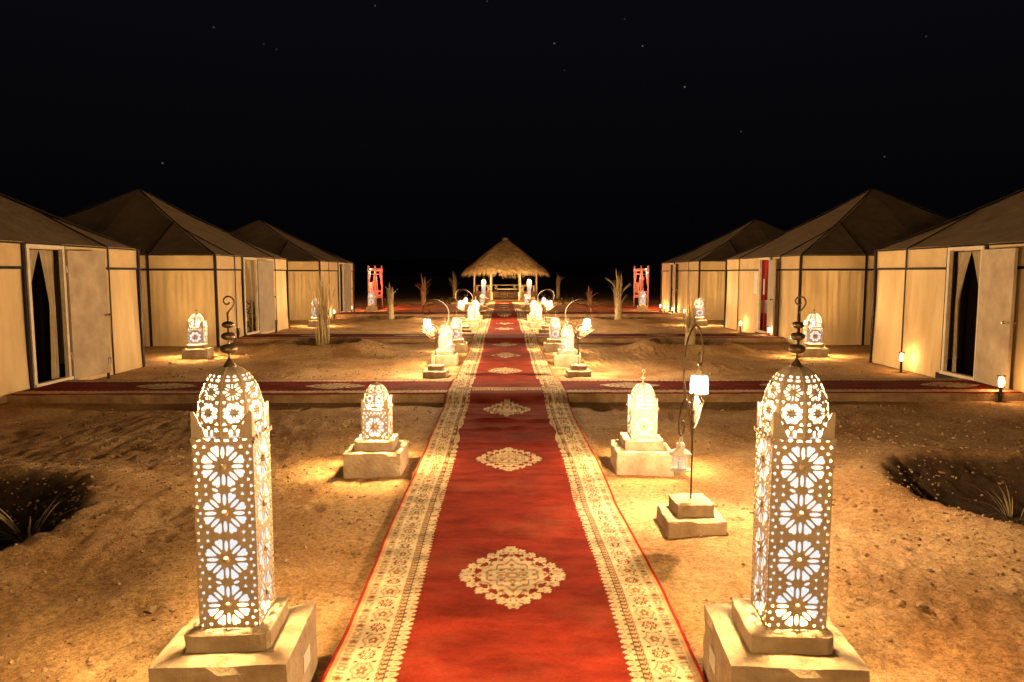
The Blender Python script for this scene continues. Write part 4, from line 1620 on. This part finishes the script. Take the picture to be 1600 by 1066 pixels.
def palm(x, y, H, label, style, seed):
    r = random.Random(seed)
    z = gh(x, y)
    root = thing('young_palm', label, 'palm', (x, y, z), 0, 'young palms wrapped in dry fronds')
    tm = MB()
    prof = []
    th = H * (.55 if style != 'reed' else .18)
    for i in range(13):
        t = i / 12
        prof.append(((.115 if style != 'reed' else .09) * (1.25 - .5 * t) * (1 + .14 * (i % 2)), -.05 + th * t))
    tm.lathe(prof, 10).build('trunk', M['frond'], root)
    if style == 'reed':
        for k in range(46):
            a, q = r.uniform(0, 2 * PI), .13 * math.sqrt(r.random())
            o_ = link('stalk', reed, root, loc=(q * math.cos(a), q * math.sin(a), 0), rot=(r.gauss(0, .035), r.gauss(0, .035) + q * math.cos(a) * .5, r.uniform(0, 6)))
            o_.scale = (1.1, 1.1, H * r.uniform(.72, 1.04))
        for k in range(7):
            a = r.uniform(0, 2 * PI)
            o_ = link('frond', FR[0], root, loc=(.05 * math.cos(a), .05 * math.sin(a), H * .30), rot=(0, r.uniform(.05, .28), a))
            o_.scale = (.8, .8, H * r.uniform(.45, .7))
        for k in range(16):
            a = r.uniform(0, 2 * PI)
            o_ = link('frond', FR[1], root, loc=(.08 * math.cos(a), .08 * math.sin(a), .02), rot=(0, r.uniform(.7, 1.45), a))
            o_.scale = (.55, .9, .36)
    else:
        n = 44
        for k in range(n):
            a, t = r.uniform(0, 2 * PI), r.random()
            fm = FR[r.choice([0, 2, 2, 4])] if style == 'dry' else FR[r.choice([0, 4, 3, 2])]
            q = .10 * (1 - .4 * t)
            o_ = link('frond', fm, root, loc=(q * math.cos(a), q * math.sin(a), H * (.01 + .42 * t)), rot=(r.gauss(0, .02), r.uniform(-.05, .035), a))
            L = min(H * r.uniform(.40, .60), H * (1.0 - .42 * t) * r.uniform(.86, 1.0))
            o_.scale = (.55, .6, L)
        for k in range(4):
            a = r.uniform(0, 2 * PI)
            o_ = link('frond', DROOP, root, loc=(.08 * math.cos(a), .08 * math.sin(a), H * r.uniform(.45, .7)), rot=(0, r.uniform(.1, .35), a))
            o_.scale = (.5, .6, H * .30)
        for k in range(6):
            a = r.uniform(0, 2 * PI)
            o_ = link('frond', FR[r.choice([0, 4])], root, loc=(.06 * math.cos(a), .06 * math.sin(a), H * r.uniform(.25, .6)), rot=(0, r.uniform(.35, .9), a))
            o_.scale = (.4, .4, H * r.uniform(.16, .26))
        o_ = link('frond', FR[4], root, loc=(0, 0, H * .45), rot=(0, .08, .3 * seed)); o_.scale = (1, 1, H * .57)
        for k in range(9):
            a = r.uniform(0, 2 * PI)
            o_ = link('frond', FR[1], root, loc=(.09 * math.cos(a), .09 * math.sin(a), .02), rot=(0, r.uniform(.9, 1.4), a)); o_.scale = (.5, .8, .28)
    return root


palm(-4.06, 15.8, 1.90, 'tall bundle of dry reeds tied upright before the far left tent', 'reed', 5)
palm(4.14, 15.8, 1.42, 'stubby palm with olive top in the sand ring before the far right tent', 'green', 6)
palm(-4.12, 25.8, 1.45, 'dry wrapped palm left of the runner, beyond the second crossing carpet', 'dry', 7)
palm(4.02, 25.0, 1.90, 'taller dry wrapped palm with pointed tip, right of the runner beyond the second crossing carpet', 'dry', 8)
palm(-4.15, 36.8, 1.75, 'distant fan topped dry palm left of the gazebo', 'dry', 9)
palm(4.45, 36.8, 1.15, 'distant short blunt palm stump right of the gazebo', 'dry', 10)
palm(-3.2, 46.5, 1.7, 'dim dry palm behind the gazebo on the left', 'dry', 11)
palm(3.55, 46.5, 1.6, 'dim dry palm behind the gazebo on the right', 'dry', 12)


def tuft(x, y, label, seed, n, Ls):
    r = random.Random(seed)
    root = thing('leafy_plant', label, 'plant', (x, y, gh(x, y)), 0, 'strappy plants in the near sand pits')
    lm = []
    for q in range(3):
        mb = MB()
        bend = .25 + .18 * q
        def f(u, v):
            w = .013 * math.sin(PI * min(1, v * .9 + .1)) ** .7
            return (bend * v * v + .006 * abs(u - .5), (u - .5) * 2 * w, v * (1 - .25 * v * bend))
        mb.grid(f, 2, 8)
        lm.append(mb.mesh('leaf', M['frondgreen'] if q else M['frond'], True))
    for k in range(n):
        a = r.uniform(0, 2 * PI)
        o_ = link('leaf', r.choice(lm), root, loc=(.05 * math.cos(a), .05 * math.sin(a), -.02), rot=(0, r.uniform(.0, .9), a))
        L = r.uniform(*Ls)
        o_.scale = (L, L * 1.3, L)
    return root


tuft(-3.27, 4.72, 'thin leaved plant in the dark pit at the left edge', 1, 26, (.2, .48))
tuft(3.90, 5.3, 'dry leaved plant in the sand pit at the right edge', 2, 24, (.18, .4))

# ------------------------------------------------------------------ small unlit lanterns beyond
for x, y, lab in ((-3.45, 39.4, 'small dark lantern on the sand left of the gazebo, the outer one'), (-3.0, 39.0, 'small dark lantern on the sand left of the gazebo, the inner one'),
                  (3.25, 39.3, 'small dark lantern on the sand right of the gazebo, the inner one'), (3.85, 39.4, 'small dark lantern on the sand right of the gazebo, the outer one')):
    if x == -3.45:
        dk = thing('dark_lantern', '', 'lantern', group='small unlit lanterns beside the gazebo')
        MB().box((0, 0, .02), (.19, .19, .05)).build('base', M['black'], dk)
        for a in (-1, 1):
            for b in (-1, 1):
                MB().box((a * .078, b * .078, .14), (.018, .018, .20)).build('bar', M['black'], dk)
        MB().box((0, 0, .14), (.135, .135, .19)).build('glass', M['clearglass'], dk)
        MB().lathe([(.12, .24), (.10, .26), (.04, .32), (.02, .34)], 4).build('roof', M['black'], dk)
        o_ = dk
    else:
        o_ = copy_tree(dk)
    o_.location = (x, y, gh(x, y)); o_['label'] = lab

# ------------------------------------------------------------------ clods and small stones on the sand
cr = np.random.default_rng(5)
N = 14000
px = cr.uniform(-6.4, 6.4, N * 4); py = 1.2 + 15 * cr.random(N * 4) ** 1.3
dens = sstep(-.1, .3, fbm(px, py, .9, 3, 12)) + .12
for cx, cyy, r, h, wet_shade in PITS[:4]:
    q = np.hypot(px - cx, py - cyy)
    dens += .5 * np.exp(-((q - r * 1.6) / .35) ** 2) + 1.6 * np.exp(-((q - r * .95) / .14) ** 2)
keep = (np.abs(px) > .9) & (cr.random(len(px)) < dens * .55)
for a, b in SLABS:
    keep &= ~((py > a - .05) & (py < b + .05))
for x, y, rz, lx, *_r in TALLS[:2]:
    keep &= ~((np.abs(px - x) < .30) & (np.abs(py - y) < .30))
for x, y, *_r in ROWS:
    keep &= ~((np.abs(np.abs(px) - x) < .28) & (np.abs(py - y) < .28))
px, py = px[keep][:N], py[keep][:N]
pz = hgt(px.copy(), py.copy())
bm = bmesh.new(); bmesh.ops.create_icosphere(bm, subdivisions=1, radius=1.0)
iv = np.array([v.co[:] for v in bm.verts]); ifc = np.array([[v.index for v in f.verts] for f in bm.faces]); bm.free()
V, F = [], []
for k in range(len(px)):
    s_ = .0045 + .013 * cr.random() ** 3
    if cr.random() < .04: s_ *= 1.9
    j = iv * (1 + .35 * cr.standard_normal((len(iv), 1)).clip(-1, 1)) * np.array([1, cr.uniform(.6, 1.2), cr.uniform(.5, .9)]) * s_
    V.append(j + np.array([px[k], py[k], pz[k] + s_ * .25])); F.append(ifc + len(iv) * k)
me = bpy.data.meshes.new('clods')
me.from_pydata(np.concatenate(V).tolist(), [], np.concatenate(F).tolist())
me.materials.append(M['clod'])
tag(link('clods', me), 'loose clods and small stones scattered over the sand', None, None, 'stuff')

for o in bpy.data.objects:
    if o.parent is None and o.type == 'EMPTY' and not o.children:
        bpy.data.objects.remove(o)
